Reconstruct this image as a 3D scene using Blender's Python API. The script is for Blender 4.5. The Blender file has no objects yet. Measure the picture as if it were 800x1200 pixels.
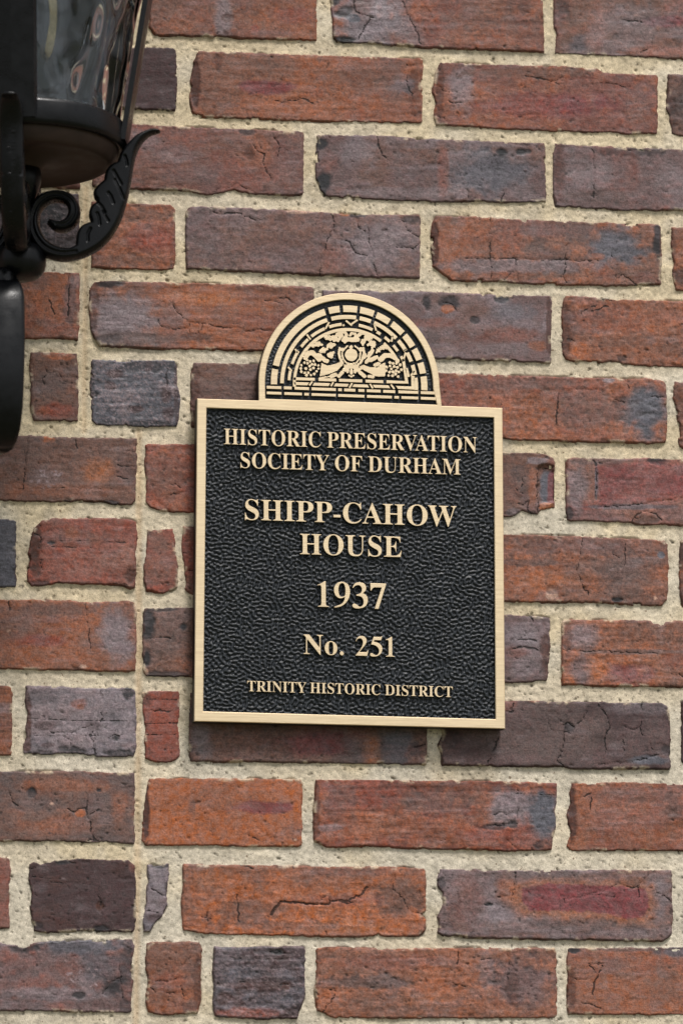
import bpy, math, random
import numpy as np
from mathutils import Vector, Matrix

S = bpy.context.scene
COL = S.collection
rng = np.random.RandomState(7)
random.seed(7)

# ------------------------------------------------------------------ camera
FPX = 5000.0                       # focal length in photo pixels (photo is 800 x 1200)
DIST = 3.625                       # metres from camera to the wall along the view axis
PX = DIST / FPX                    # metres per photo pixel at the wall
vx = Vector((23256.0, 771.0, FPX)).normalized()          # world X seen by the camera (x right, y down, z forward)
vz = Vector((-240.0, -25000.0, FPX)); vz = (vz - vx * vz.dot(vx)).normalized()
vy = vz.cross(vx)
def cam2world(v):                  # v in camera (right, down, forward)
    v = Vector(v)
    return Vector((v.dot(vx), v.dot(vy), v.dot(vz)))
CENTRE = Vector((0, 0, 2.3))
FWD = cam2world((0, 0, 1)); RIGHT = cam2world((1, 0, 0)); UP = cam2world((0, -1, 0))
CAM = CENTRE - FWD * DIST
cam = bpy.data.cameras.new('camera'); camo = bpy.data.objects.new('camera', cam); COL.objects.link(camo)
cam.sensor_fit = 'VERTICAL'; cam.sensor_height = 36.0; cam.lens = FPX / 1200 * 36.0
cam.clip_start = 0.1; cam.clip_end = 500
M3 = Matrix((RIGHT, UP, -FWD)).transposed()
camo.matrix_world = Matrix.Translation(CAM) @ M3.to_4x4()
cam.dof.use_dof = True; cam.dof.focus_distance = DIST - 0.01; cam.dof.aperture_fstop = 8
S.camera = camo

# ------------------------------------------------------------------ light
SUN_EL, SUN_AZ = math.radians(62), math.radians(22)      # azimuth: degrees to the right of straight out from the wall
w = bpy.data.worlds.new('World'); S.world = w; w.use_nodes = True
nt = w.node_tree; bg = nt.nodes['Background']
sky = nt.nodes.new('ShaderNodeTexSky'); sky.sky_type = 'NISHITA'; sky.sun_disc = False
sky.sun_elevation = SUN_EL; sky.sun_rotation = math.radians(180) - SUN_AZ
sky.air_density = 1.0; sky.dust_density = 3.0
hs = nt.nodes.new('ShaderNodeHueSaturation'); hs.inputs['Saturation'].default_value = 0.18
nt.links.new(sky.outputs[0], hs.inputs['Color']); nt.links.new(hs.outputs[0], bg.inputs[0])
bg.inputs[1].default_value = 0.105
sun = bpy.data.lights.new('sun', 'SUN'); sun.energy = 2.9; sun.angle = math.radians(15); sun.color = (1.0, 0.955, 0.915)
so = bpy.data.objects.new('sun', sun); COL.objects.link(so)
sd = Vector((math.sin(SUN_AZ) * math.cos(SUN_EL), -math.cos(SUN_AZ) * math.cos(SUN_EL), math.sin(SUN_EL)))
so.rotation_euler = sd.to_track_quat('Z', 'Y').to_euler(); so.location = sd * 20
S.view_settings.view_transform = 'Standard'; S.view_settings.look = 'None'
S.view_settings.exposure = 0.3; S.view_settings.gamma = 1.0

# ------------------------------------------------------------------ photo pixel -> place
cF, cR, cU, cC = (np.array(v) for v in (FWD, RIGHT, UP, CAM))
def rays(x, y):
    x = np.asarray(x, float); y = np.asarray(y, float)
    return cF + ((x - 400) / FPX)[..., None] * cR - ((y - 600) / FPX)[..., None] * cU
def at(x, y, d=0.0):               # point where the sight line meets the plane standing d pixels (in metres: d*PX) off the wall
    r = rays(x, y); t = (-d * PX - cC[1]) / r[..., 1]
    return cC + r * t[..., None]
def on_plane(x, y, p0, n):
    r = rays(x, y); n = np.array(n); t = ((np.array(p0) - cC) @ n) / (r @ n)
    return cC + r * t[..., None]

# ------------------------------------------------------------------ helpers
def lin(c, a=None):
    o = tuple(((v / 255.0) / 12.92 if v / 255.0 < 0.04045 else ((v / 255.0 + 0.055) / 1.055) ** 2.4) for v in c)
    return o if a is None else o + (a,)
def tag(o, label=None, cat=None, group=None, kind=None):
    if label: o['label'] = label
    if cat: o['category'] = cat
    if group: o['group'] = group
    if kind: o['kind'] = kind
    return o
def empty(name, loc):
    o = bpy.data.objects.new(name, None); COL.objects.link(o); o.location = loc; o.empty_display_size = 0.05
    bpy.context.view_layer.update()
    return o
def mesh(name, V, F, smooth=True, attrs=None, centre=True):
    V = np.asarray(V, float); F = np.asarray(F, np.int64)
    c = (V.min(0) + V.max(0)) / 2 if centre else np.zeros(3)
    me = bpy.data.meshes.new(name)
    n, k = F.shape
    me.vertices.add(len(V)); me.vertices.foreach_set('co', (V - c).astype(np.float32).ravel())
    me.loops.add(n * k); me.loops.foreach_set('vertex_index', F.astype(np.int32).ravel())
    me.polygons.add(n); me.polygons.foreach_set('loop_start', (np.arange(n) * k).astype(np.int32))
    me.polygons.foreach_set('use_smooth', np.full(n, smooth))
    for an, (ty, data) in (attrs or {}).items():
        a = me.attributes.new(an, ty, 'POINT')
        a.data.foreach_set('color' if ty == 'FLOAT_COLOR' else 'value', np.asarray(data, np.float32).ravel())
    me.update(calc_edges=True)
    return me, c
def mobj(name, V, F, parent, mat, smooth=True, attrs=None):
    me, c = mesh(name, V, F, smooth, attrs)
    me.materials.append(mat)
    o = bpy.data.objects.new(name, me); COL.objects.link(o)
    if parent is not None:
        o.parent = parent; o.location = Vector(c) - wloc(parent)
    else: o.location = c
    return o
def wloc(p):
    v = Vector((0, 0, 0))
    while p is not None: v += p.location; p = p.parent
    return v

def noise_field(lx, ly, n=1024, seed=0, band=None):   # periodic gaussian noise, feature sizes lx, ly pixels
    r = np.random.RandomState(seed); f = np.fft.rfft2(r.randn(n, n))
    ky = np.fft.fftfreq(n)[:, None]; kx = np.fft.rfftfreq(n)[None, :]
    q = np.sqrt((kx * lx) ** 2 + (ky * ly) ** 2)
    f *= np.exp(-((q - 1.0) / band) ** 2) if band else np.exp(-(q * 1.1) ** 2) * (q > 0)
    a = np.fft.irfft2(f, s=(n, n)); a -= a.mean(); return a / a.std()
NF = {'lo': noise_field(130, 80, seed=1), 'mid': noise_field(42, 30, seed=2), 'm2': noise_field(22, 18, seed=12), 'hi': noise_field(11, 9, seed=3),
      'fine': noise_field(4.5, 4, seed=4), 'st': noise_field(60, 5, seed=5), 'st2': noise_field(26, 3, seed=6), 'edge': noise_field(9, 9, seed=8),
      'vein': noise_field(26, 20, seed=9, band=0.45)}
def N(k, x, y, ox=0, oy=0, s=1.0):
    a = NF[k]; n = a.shape[0]; x = (x * s + ox) % n; y = (y * s + oy) % n
    i = np.floor(x).astype(int); j = np.floor(y).astype(int); fx = x - i; fy = y - j
    i1 = (i + 1) % n; j1 = (j + 1) % n; i %= n; j %= n
    return (a[j, i] * (1 - fx) + a[j, i1] * fx) * (1 - fy) + (a[j1, i] * (1 - fx) + a[j1, i1] * fx) * fy
def sst(a, b, x):
    t = np.clip((x - a) / (b - a), 0, 1); return t * t * (3 - 2 * t)
def segd(X, Y, pts):
    d = np.full(X.shape, 1e9)
    for (x0, y0), (x1, y1) in zip(pts[:-1], pts[1:]):
        dx, dy = x1 - x0, y1 - y0; L = dx * dx + dy * dy + 1e-9
        t = np.clip(((X - x0) * dx + (Y - y0) * dy) / L, 0, 1)
        d = np.minimum(d, np.hypot(X - x0 - t * dx, Y - y0 - t * dy))
    return d
def sdf(X, Y, poly):               # positive inside
    P = list(poly) + [poly[0]]; d = segd(X, Y, P); ins = np.zeros(X.shape, bool)
    for (x0, y0), (x1, y1) in zip(P[:-1], P[1:]):
        if y0 == y1: continue
        c = ((y0 > Y) != (y1 > Y)) & (X < (x1 - x0) * (Y - y0) / (y1 - y0) + x0)
        ins ^= c
    return np.where(ins, d, -d)
def spline(pts, n=6, closed=True):  # Catmull-Rom; a point with a third value is a corner
    out = []; m = len(pts); P = [np.array(p[:2], float) for p in pts]; C = [len(p) > 2 for p in pts]
    for i in range(m if closed else m - 1):
        a, b = P[i], P[(i + 1) % m]
        pa = a if (C[i] or (not closed and i == 0)) else P[i - 1]
        pb = b if (C[(i + 1) % m] or (not closed and i == m - 2)) else P[(i + 2) % m]
        for k in range(n):
            t = k / n
            ta = (b - pa) * 0.5 if pa is not a else (b - a) * 0.5 if not C[i] else (b - a)
            tb = (pb - a) * 0.5 if pb is not b else (b - a)
            h = (2*t**3-3*t**2+1)*a + (t**3-2*t**2+t)*ta + (-2*t**3+3*t**2)*b + (t**3-t**2)*tb
            out.append(tuple(h))
    if not closed: out.append(tuple(P[-1]))
    return out

# node helper
class NG:
    def __init__(s, name):
        s.m = bpy.data.materials.new(name); s.m.use_nodes = True; s.t = s.m.node_tree
        s.b = s.t.nodes['Principled BSDF']; s.out = s.t.nodes['Material Output']
    def n(s, ty, **kw):
        nd = s.t.nodes.new(ty)
        for k, v in kw.items():
            if k.startswith('i_'): nd.inputs[k[2:].replace('_', ' ')].default_value = v
            else: setattr(nd, k, v)
        return nd
    def l(s, a, b): s.t.links.new(a, b)
    def math(s, op, a, b=None, clamp=False):
        nd = s.n('ShaderNodeMath', operation=op, use_clamp=clamp)
        for i, v in enumerate((a, b)):
            if v is None: continue
            if isinstance(v, (int, float)): nd.inputs[i].default_value = v
            else: s.l(v, nd.inputs[i])
        return nd.outputs[0]
    def ramp(s, v, a, b, lo=0.0, hi=1.0):
        nd = s.n('ShaderNodeMapRange', interpolation_type='SMOOTHSTEP')
        nd.inputs[1].default_value = a; nd.inputs[2].default_value = b; nd.inputs[3].default_value = lo; nd.inputs[4].default_value = hi
        s.l(v, nd.inputs[0]); return nd.outputs[0]
    def mix(s, f, a, b, blend='MIX'):
        nd = s.n('ShaderNodeMix', data_type='RGBA', blend_type=blend)
        for i, v in ((0, f), (6, a), (7, b)):
            if hasattr(v, 'links'): s.l(v, nd.inputs[i])
            else: nd.inputs[i].default_value = v if i == 0 else (tuple(v) + (1,))[:4]
        return nd.outputs[2]
    def noise(s, vec, scale, detail=2, rough=0.5):
        nd = s.n('ShaderNodeTexNoise'); nd.inputs['Scale'].default_value = scale; nd.inputs['Detail'].default_value = detail
        nd.inputs['Roughness'].default_value = rough; s.l(vec, nd.inputs['Vector']); return nd.outputs[0]
    def bump(s, h, strength, dist, prev=None):
        nd = s.n('ShaderNodeBump'); nd.inputs['Strength'].default_value = strength; nd.inputs['Distance'].default_value = dist
        s.l(h, nd.inputs['Height'])
        if prev is not None: s.l(prev, nd.inputs['Normal'])
        return nd.outputs[0]

# ------------------------------------------------------------------ materials
def mat_brick():
    g = NG('fired_clay'); pos = g.n('ShaderNodeNewGeometry').outputs['Position']
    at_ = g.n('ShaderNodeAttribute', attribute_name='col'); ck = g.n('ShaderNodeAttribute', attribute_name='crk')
    n1 = g.noise(pos, 420, 4, 0.65); n2 = g.noise(pos, 780, 3, 0.75); n3 = g.noise(pos, 160, 3, 0.6)
    mp = g.n('ShaderNodeMapping'); mp.inputs['Scale'].default_value = (0.16, 1, 1.0); g.l(pos, mp.inputs[0])
    n4 = g.noise(mp.outputs[0], 900, 3, 0.6)
    v = g.math('ADD', g.ramp(n1, 0.3, 0.7, 0.84, 1.16), g.ramp(n2, 0.32, 0.68, -0.30, 0.30))
    v = g.math('ADD', v, g.ramp(n4, 0.3, 0.7, -0.10, 0.10))
    hs = g.n('ShaderNodeHueSaturation'); g.l(at_.outputs['Color'], hs.inputs['Color']); g.l(v, hs.inputs['Value'])
    sat = g.ramp(n3, 0.3, 0.7, 0.88, 1.12); g.l(sat, hs.inputs['Saturation'])
    dark = g.ramp(n1, 0.30, 0.37, 0.45, 1.0)
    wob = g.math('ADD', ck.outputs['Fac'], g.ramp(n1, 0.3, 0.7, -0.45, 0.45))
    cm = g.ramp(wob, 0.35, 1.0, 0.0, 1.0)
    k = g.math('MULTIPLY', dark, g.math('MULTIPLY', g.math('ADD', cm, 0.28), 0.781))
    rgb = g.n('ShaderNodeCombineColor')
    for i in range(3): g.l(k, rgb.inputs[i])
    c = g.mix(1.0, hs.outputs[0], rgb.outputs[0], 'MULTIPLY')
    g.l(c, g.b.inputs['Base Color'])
    g.l(g.math('ADD', at_.outputs['Alpha'], g.ramp(n1, 0.3, 0.7, -0.1, 0.1)), g.b.inputs['Roughness'])
    g.b.inputs['Specular IOR Level'].default_value = 0.42
    b = g.bump(g.math('ADD', g.math('MULTIPLY', n1, 0.7), g.math('ADD', g.math('MULTIPLY', n2, 0.35), g.math('MULTIPLY', n4, 0.4))), 0.7, 0.0006)
    b = g.bump(cm, 0.9, 0.0014, b); g.l(b, g.b.inputs['Normal']); return g.m
def mat_mortar():
    g = NG('sandy_mortar'); pos = g.n('ShaderNodeNewGeometry').outputs['Position']
    at_ = g.n('ShaderNodeAttribute', attribute_name='col')
    n1 = g.noise(pos, 700, 3, 0.7); n2 = g.noise(pos, 1500, 2, 0.6); n3 = g.noise(pos, 330, 2, 0.5); n5 = g.noise(pos, 950, 1, 0.5)
    v = g.math('ADD', g.ramp(n1, 0.3, 0.7, 0.88, 1.10), g.ramp(n2, 0.32, 0.68, -0.16, 0.16))
    hs = g.n('ShaderNodeHueSaturation'); g.l(at_.outputs['Color'], hs.inputs['Color']); g.l(v, hs.inputs['Value'])
    c = g.mix(g.ramp(n3, 0.69, 0.74, 0, 0.75), hs.outputs[0], lin((96, 72, 50)))
    c = g.mix(g.ramp(n1, 0.28, 0.315, 0.75, 0), c, lin((84, 74, 60)))
    c = g.mix(g.ramp(n5, 0.25, 0.31, 0.75, 0), c, lin((96, 82, 64)))
    g.l(c, g.b.inputs['Base Color']); g.b.inputs['Roughness'].default_value = 0.95; g.b.inputs['Specular IOR Level'].default_value = 0.25
    g.l(g.bump(g.math('ADD', n1, g.math('MULTIPLY', n2, 0.5)), 0.6, 0.0005), g.b.inputs['Normal']); return g.m
def mat_bronze():
    g = NG('brushed_bronze'); pos = g.n('ShaderNodeNewGeometry').outputs['Position']
    mp = g.n('ShaderNodeMapping'); mp.inputs['Scale'].default_value = (0.03, 1, 1.0); g.l(pos, mp.inputs[0])
    n = g.noise(mp.outputs[0], 1700, 3, 0.6); n2 = g.noise(pos, 22, 4, 0.6)
    c = g.mix(g.ramp(n, 0.3, 0.7), (0.82, 0.64, 0.41), (0.92, 0.75, 0.50))
    c = g.mix(g.ramp(n2, 0.3, 0.7, 0, 0.25), c, (0.95, 0.77, 0.53))
    g.l(c, g.b.inputs['Base Color']); g.b.inputs['Metallic'].default_value = 0.65
    g.l(g.ramp(n, 0.3, 0.7, 0.38, 0.52), g.b.inputs['Roughness'])
    g.l(g.bump(n, 0.25, 0.0003), g.b.inputs['Normal']); return g.m
def mat_paint(name, col, rough, spec=0.5, bump=0.3, scale=900, vary=0.25):
    g = NG(name); pos = g.n('ShaderNodeNewGeometry').outputs['Position']
    n = g.noise(pos, scale, 3, 0.6); n2 = g.noise(pos, scale * 0.12, 3, 0.6)
    hs = g.n('ShaderNodeHueSaturation'); hs.inputs['Color'].default_value = tuple(col) + (1,)
    g.l(g.ramp(n2, 0.3, 0.7, 1 - vary, 1 + vary), hs.inputs['Value']); g.l(hs.outputs[0], g.b.inputs['Base Color'])
    g.l(g.ramp(n2, 0.3, 0.7, rough - 0.08, rough + 0.08), g.b.inputs['Roughness']); g.b.inputs['Specular IOR Level'].default_value = spec
    g.l(g.bump(n, bump, 0.0003), g.b.inputs['Normal']); return g.m
BRICK = mat_brick(); MORTAR = mat_mortar(); BRONZE = mat_bronze()
DARKPAINT = mat_paint('blue_black_enamel', (0.010, 0.0135, 0.018), 0.47, 0.5, 0.25, 1400)
SIDEPAINT = mat_paint('dark_brown_enamel', (0.020, 0.014, 0.010), 0.5, 0.4, 0.2)
IRON = mat_paint('black_powder_coat', (0.004, 0.0045, 0.0055), 0.33, 0.26, 0.35, 700)
PAN = mat_paint('brown_underside', (0.045, 0.028, 0.023), 0.6, 0.35, 0.3, 500)  # pan underside, browner than the black powder coat
# ------------------------------------------------------------------ colours of fired clay (sRGB)
K = {'o': (154, 96, 71), 'O': (172, 101, 66), 'r': (134, 86, 76), 'R': (143, 79, 65), 'v': (114, 90, 89), 'g': (132, 119, 124),
     'G': (94, 93, 102), 'd': (74, 54, 55), 'k': (42, 42, 46), 'm': (126, 68, 70), 'p': (150, 104, 92), 'b': (120, 87, 76),
     'w': (190, 152, 132), 's': (128, 110, 112), 'x': (82, 48, 38), 'n': (104, 85, 82), 'y': (172, 106, 70)}
# one entry per brick the photograph shows: outline in photo pixels, base, second and third colour, patches (x, y, rx, ry, colour, strength), cracks
B = []
def br(poly, cols, patches=(), cracks=(), **kw): B.append((poly, cols, patches, cracks, kw))
# course 0
br([(175,-32),(371,-28),(371,47),(300,46),(254,42),(251,43.5),(183,41),(176,32),(175,20)], 'obr',
   [(262,20,12,40,'g',.6),(345,18,26,12,'m',.35),(190,10,25,30,'b',.5),(266,22,7,5,'x',.5),(299,34,5,5,'R',.8),(215,28,30,14,'o',.4)], [[(252,43),(256,38)]])
br([(387,-30),(635,-22),(637,61),(510,56),(450,52),(395,49),(390,42),(390,25),(388,12)], 'rob',
   [(430,20,52,44,'g',.95),(425,6,17,20,'v',.9),(402,14,10,8,'k',.7),(413,22,8,5,'G',.8),(400,47,14,4,'k',.85),(392,3,7,5,'k',.8),(570,10,55,40,'b',.5),(480,40,20,20,'s',.5),(612,6,8,14,'x',.4)],
   [[(414,-4),(417,14),(424,18),(434,20),(440,22)],[(434,20),(426,34),(420,46)],[(470,-5),(476,14),(486,32),(493,52)]])
br([(649,-20),(935,-12),(935,80),(800,69),(700,64),(650,62),(652,38),(649,30)], 'brg',
   [(700,28,14,34,'p',.6),(660,10,12,16,'k',.5),(676,50,10,12,'G',.5),(780,26,26,8,'m',.9),(740,30,60,30,'g',.4),(775,60,40,5,'p',.7)], [[(750,62),(762,56)],[(725,22),(752,26)]])
# course 1
br([(108,53),(155,55),(203,56),(206,59),(207,90),(207,122),(205,130),(152,127),(108,125)], 'dd', [(190,80,30,30,'d',.5)])
br([(233,60),(350,64),(495,69),(495,142),(493,144),(350,141),(234,137),(226,131),(223,118),(224,90),(228,72)], 'obr',
   [(310,102,38,8,'m',.75),(229,95,5,34,'x',.8),(460,90,22,34,'n',.5),(420,92,50,22,'b',.5),(484,106,11,40,'x',.6),(385,122,60,10,'o',.6),(472,100,16,9,'G',.5),(300,75,50,10,'b',.5),(255,75,5,10,'x',.5)],
   [[(322,118),(335,119),(350,117)],[(350,113),(358,116),(367,121)],[(478,78),(486,76)],[(482,112),(485,122),(481,133),(486,136)],[(476,75),(477,100),(484,110)]])
br([(516,73),(560,75),(630,77),(670,78),(700,81),(707,86),(768,88),(770,90),(770,156),(735,157),(720,154),(700,155),(640,153),(583,151),(560,149),(511,146),(508,135),(511,120),(507,108),(510,85)], 'rob',
   [(640,124,90,17,'m',.75),(515,105,5,40,'x',.6),(540,100,16,36,'g',.6),(750,120,20,30,'v',.4),(620,85,90,7,'b',.6),(600,125,60,30,'o',.25)],
   [[(525,118),(533,121),(540,120)],[(512,100),(518,106),(535,108)],[(615,89),(630,92),(645,96),(655,99)],[(645,96),(658,91)],[(666,93),(685,92),(700,94)],[(702,97),(715,98),(725,100),(732,102)],[(512,136),(520,138),(524,143)]])
br([(782,87),(930,92),(930,164),(800,159),(786,157),(784,135),(780,128),(782,100)], 'bn', [(786,135,7,26,'x',.5),(800,120,20,20,'k',.4)])
# course 2
br([(108,143),(150,145),(200,148),(300,152),(355,155),(356,160),(355,228),(350,229),(300,228),(285,225),(275,222),(262,226),(240,228),(225,224),(200,223),(150,221),(109,218)], 'rbv',
   [(300,178,26,28,'o',.5),(290,155,9,4,'k',.6),(210,180,30,12,'s',.35),(230,205,50,12,'v',.5),(335,190,20,30,'v',.4),(292,180,8,9,'x',.6),(170,165,30,14,'g',.4)],
   [[(297,170),(302,178),(310,181),(308,190),(313,203),(318,212)],[(250,228),(258,221),(268,220),(276,215),(284,219),(292,222),(300,228)],[(302,168),(308,176)],[(320,160),(328,172),(325,184)]])
br([(371,158),(450,159),(498,163),(580,166),(637,168),(638,172),(639,236),(600,237),(582,236),(520,236),(460,234),(400,231),(383,229),(376,222),(370,206),(370,190)], 'vbg',
   [(376,168,8,8,'k',.8),(379,215,9,15,'k',.9),(440,190,26,40,'b',.6),(420,175,24,24,'g',.5),(575,200,58,32,'G',.7),(545,190,12,6,'v',.3),(587,179,8,6,'k',.85),(609,178,6,4,'k',.8),(619,178,5,4,'k',.7),(470,225,70,6,'s',.6),(519,200,7,35,'r',.6),(540,228,12,6,'s',.8),(384,190,14,12,'r',.5),(610,225,24,8,'s',.5)],
   [[(442,158),(443,170),(447,180),(454,188)],[(590,225),(587,236)],[(547,222),(549,236)]])
br([(650,168),(700,171),(750,173),(800,175),(936,180),(936,252),(800,246),(735,246),(700,244),(651,241),(648,225),(648,180)], 'vrg',
   [(735,178,40,6,'k',.45),(690,200,34,20,'s',.5),(655,195,8,34,'x',.5),(790,210,30,26,'s',.5),(700,230,50,12,'n',.5),(740,200,10,30,'r',.4)], [[(693,175),(697,200),(695,232)],[(720,170),(735,176),(752,176)]])
# course 3
br([(108,236),(150,238),(200,240),(205,245),(206,304),(203,315),(190,317),(150,315),(108,313)], 'orb', [(175,282,30,14,'R',.95),(170,252,40,8,'b',.6),(140,305,40,8,'b',.5),(110,280,8,30,'x',.4)])
br([(222,243),(250,242),(350,247),(380,249),(420,252),(490,252),(492,256),(492,300),(491,326),(455,325),(400,323),(300,319),(219,315),(218,300),(218,250)], 'vbs',
   [(350,248,16,3,'w',.7),(404,251,6,2.5,'y',.9),(440,285,52,32,'g',.55),(250,290,40,22,'n',.4),(422,252,12,4,'k',.6),(481,258,10,6,'k',.5),(300,280,60,20,'b',.35),(445,285,20,15,'s',.4),(390,300,24,18,'r',.4)],
   [[(388,251),(391,266),(384,280),(380,295),(376,310),(375,322)],[(391,270),(396,282),(410,284),(416,296),(430,300)],[(416,255),(420,268),(428,272)],[(432,262),(432,280),(434,290)],[(470,258),(476,270),(490,278)],[(438,310),(443,326)],[(250,248),(258,251),(280,250),(300,259)],[(282,256),(330,259)],[(464,290),(484,292),(490,286)]])
br([(510,253),(560,254),(600,257),(700,261),(771,263),(773,266),(775,300),(774,333),(720,335),(660,334),(600,332),(588,330),(529,329),(518,321),(508,312),(505,290),(506,262)], 'bor',
   [(509,285,5,32,'x',.95),(720,290,40,26,'G',.8),(769,285,6,22,'k',.8),(640,300,50,22,'n',.5),(600,312,110,9,'g',.55),(560,280,30,20,'o',.5),(650,270,60,10,'v',.5),(755,325,14,7,'r',.5),(698,301,9,4,'o',.5)],
   [[(544,303),(574,303),(620,304),(700,306)],[(574,256),(574,300),(576,328)],[(590,328),(598,320),(604,318),(604,304)],[(604,318),(606,328),(612,332)],[(662,298),(663,312),(659,322),(664,332)],[(715,296),(722,312),(721,330)],[(724,326),(730,322),(745,334)],[(720,334),(765,320)]])
br([(787,266),(930,272),(930,345),(800,341),(791,340),(787,320),(789,308),(786,290)], 'obo', [(800,325,20,14,'k',.55),(786,300,5,30,'x',.4)])
br([(44,226),(92,227),(93,240),(93,296),(90,303),(50,302),(44,298)], 'kGd', [], [], glaze=.6, rough=2.0)
# course 4
br([(-100,314),(55,319),(93,320),(94,324),(93,380),(91,398),(60,397),(27,396),(-100,392)], 'orb', [(82,350,7,34,'v',.6),(88,330,10,8,'g',.4),(40,330,30,10,'b',.5)], [[(82,321),(81,345),(80,370)],[(58,352),(64,368)]])
br([(110,331),(120,329),(200,331),(300,333),(366,336),(368,339),(368,413),(300,411),(260,410),(230,409),(196,409),(150,407),(119,405),(110,396),(107,385),(105,360),(106,340)], 'obv',
   [(128,332,17,6,'k',.75),(140,375,52,34,'g',.75),(150,397,70,9,'n',.6),(240,350,60,10,'y',.7),(200,370,24,15,'s',.35),(320,380,60,20,'r',.5),(110,360,6,34,'x',.5),(230,395,20,6,'k',.45),(128,398,18,6,'k',.4),(300,390,50,12,'o',.4)],
   [[(202,355),(208,366),(222,378),(238,379),(250,382),(262,385),(280,385),(292,388),(302,386),(320,388)],[(186,375),(190,383),(202,386),(215,385),(222,382)],[(222,378),(222,392),(230,392)],[(238,379),(235,388),(228,392)],[(192,409),(197,405)],[(310,352),(320,353),(330,356)],[(325,350),(338,350),(345,356)]])
br([(378,340),(480,341),(563,344),(566,349),(570,345),(644,347),(646,352),(645,425),(600,423),(513,420),(378,415)], 'vgb',
   [(500,356,6,12,'k',.75),(525,355,12,8,'k',.7),(524,362,7,5,'o',.9),(587,350,8,5,'k',.7),(556,375,6,4,'k',.7),(590,392,50,11,'r',.6),(600,365,30,14,'G',.5),(590,410,40,8,'s',.5),(505,395,14,10,'k',.35),(630,405,12,7,'o',.6),(505,378,40,6,'r',.5),(643,385,4,34,'x',.6)],
   [[(494,353),(499,364),(505,360)],[(518,354),(530,357),(535,364)]])
br([(663,347),(690,348),(700,349),(720,351),(760,352),(800,353),(940,358),(940,436),(800,430),(760,429),(730,427),(720,424),(705,425),(690,423),(675,424),(664,421),(659,415),(658,370),(660,350)], 'obo',
   [(684,352,18,7,'p',.7),(680,410,13,9,'O',.95),(665,385,10,30,'k',.4),(690,368,20,6,'n',.5),(710,375,50,20,'r',.4),(728,420,6,4,'k',.5),(662,390,5,30,'x',.5),(740,400,60,10,'b',.4),(780,370,30,10,'p',.4)],
   [[(680,368),(690,361),(700,357)],[(693,365),(704,361),(712,359)],[(664,397),(673,400)],[(700,348),(716,352)]])
# course 5
br([(37,413),(60,413),(90,415),(92,440),(92,470),(91,493),(60,493),(40,493),(37,478),(37,450),(35,428)], 'bbn', [(70,417,22,5,'o',.8),(64,480,26,10,'R',.75),(62,450,24,20,'n',.6),(50,482,8,9,'o',.3)],
   [[(54,432),(56,438),(50,444),(52,450)],[(70,438),(74,446),(80,448)]])
br([(108,421),(150,422),(205,422),(208,430),(208,450),(211,465),(210,492),(207,499),(160,500),(113,497),(108,492),(108,470),(106,450),(107,430)], 'GsG',
   [(135,438,12,6,'d',.8),(130,452,7,7,'d',.7),(194,463,8,14,'d',.9),(198,485,8,12,'d',.7),(157,480,10,4,'d',.8),(175,430,30,8,'k',.5),(112,462,5,3,'k',.9),(175,430,5,10,'d',.5),(160,497,50,4,'k',.6),(108,460,3,40,'k',.6),(207,460,3,40,'d',.6)],
   [[(125,443),(160,442),(200,443)],[(115,480),(150,479)],[(196,430),(196,455)]], glaze=1, rough=2.2)
br([(228,425),(300,427),(480,434),(495,436),(495,508),(300,503),(225,500),(224,470),(224,440)], 'bnb', [(228,450,5,34,'x',.5)])
br([(508,436),(520,437),(600,440),(660,442),(700,443),(730,444),(755,443),(778,447),(780,452),(781,500),(779,518),(760,519),(700,518),(600,515),(590,513),(508,508)], 'orp',
   [(755,480,32,36,'G',.9),(600,450,90,8,'n',.45),(690,480,60,26,'n',.45),(530,465,30,24,'r',.6),(725,473,10,9,'x',.4),(620,480,40,20,'o',.4),(712,446,8,3,'s',.8),(530,450,14,8,'R',.4)],
   [[(654,462),(652,480),(651,498)],[(674,456),(705,457)],[(608,440),(613,445)],[(763,465),(778,466)],[(720,468),(731,472)],[(735,444),(736,455)]])
br([(790,447),(930,452),(930,528),(800,525),(795,523),(793,490),(789,465)], 'obr', [(795,480,8,30,'x',.4)])
# course 6
br([(-110,507),(20,510),(60,512),(160,514),(161,520),(160,560),(159,587),(155,591),(135,591),(120,587),(60,588),(-110,583)], 'bnb',
   [(115,552,26,17,'y',.55),(57,515,9,3.5,'O',.9),(45,515,6,4,'n',.7),(55,560,24,14,'s',.4),(80,575,70,9,'o',.35),(20,575,20,12,'o',.4),(130,590,10,4,'k',.7),(60,530,30,14,'b',.5),(145,550,14,26,'v',.4)],
   [[(33,513),(30,545),(28,574)],[(20,573),(80,572),(150,574)],[(88,515),(91,525)],[(138,545),(158,547)],[(148,529),(160,531)],[(136,559),(150,561)]], dots=(55,560,22,12))
br([(171,521),(228,520),(330,524),(345,526),(345,603),(225,600),(200,600),(190,599),(176,594),(171,588),(172,560),(170,540)], 'Rbo', [(200,565,34,24,'b',.5),(200,530,34,10,'o',.4)],
   [[(195,570),(206,566),(212,572)],[(171,530),(178,528)],[(200,580),(215,577)]])
br([(358,524),(590,530),(625,531),(640,533),(648,536),(650,545),(650,560),(650,595),(634,597),(630,602),(621,602),(612,598),(603,604),(590,606),(358,598)], 'bvr',
   [(641,572,9,24,'G',.95),(647,578,5,24,'m',.7),(640,594,9,5,'y',.8),(624,570,6,26,'o',.5),(610,560,12,20,'n',.5),(612,580,8,10,'k',.25),(630,540,16,5,'g',.6),(600,600,10,5,'g',.5)],
   [[(611,560),(613,565),(611,570)],[(603,570),(606,576),(612,578),(614,584)],[(630,548),(629,570),(630,600)],[(607,590),(613,592),(620,586),(618,598),(625,604)],[(630,548),(648,547)]], notch=(631,548,655,590))
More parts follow.
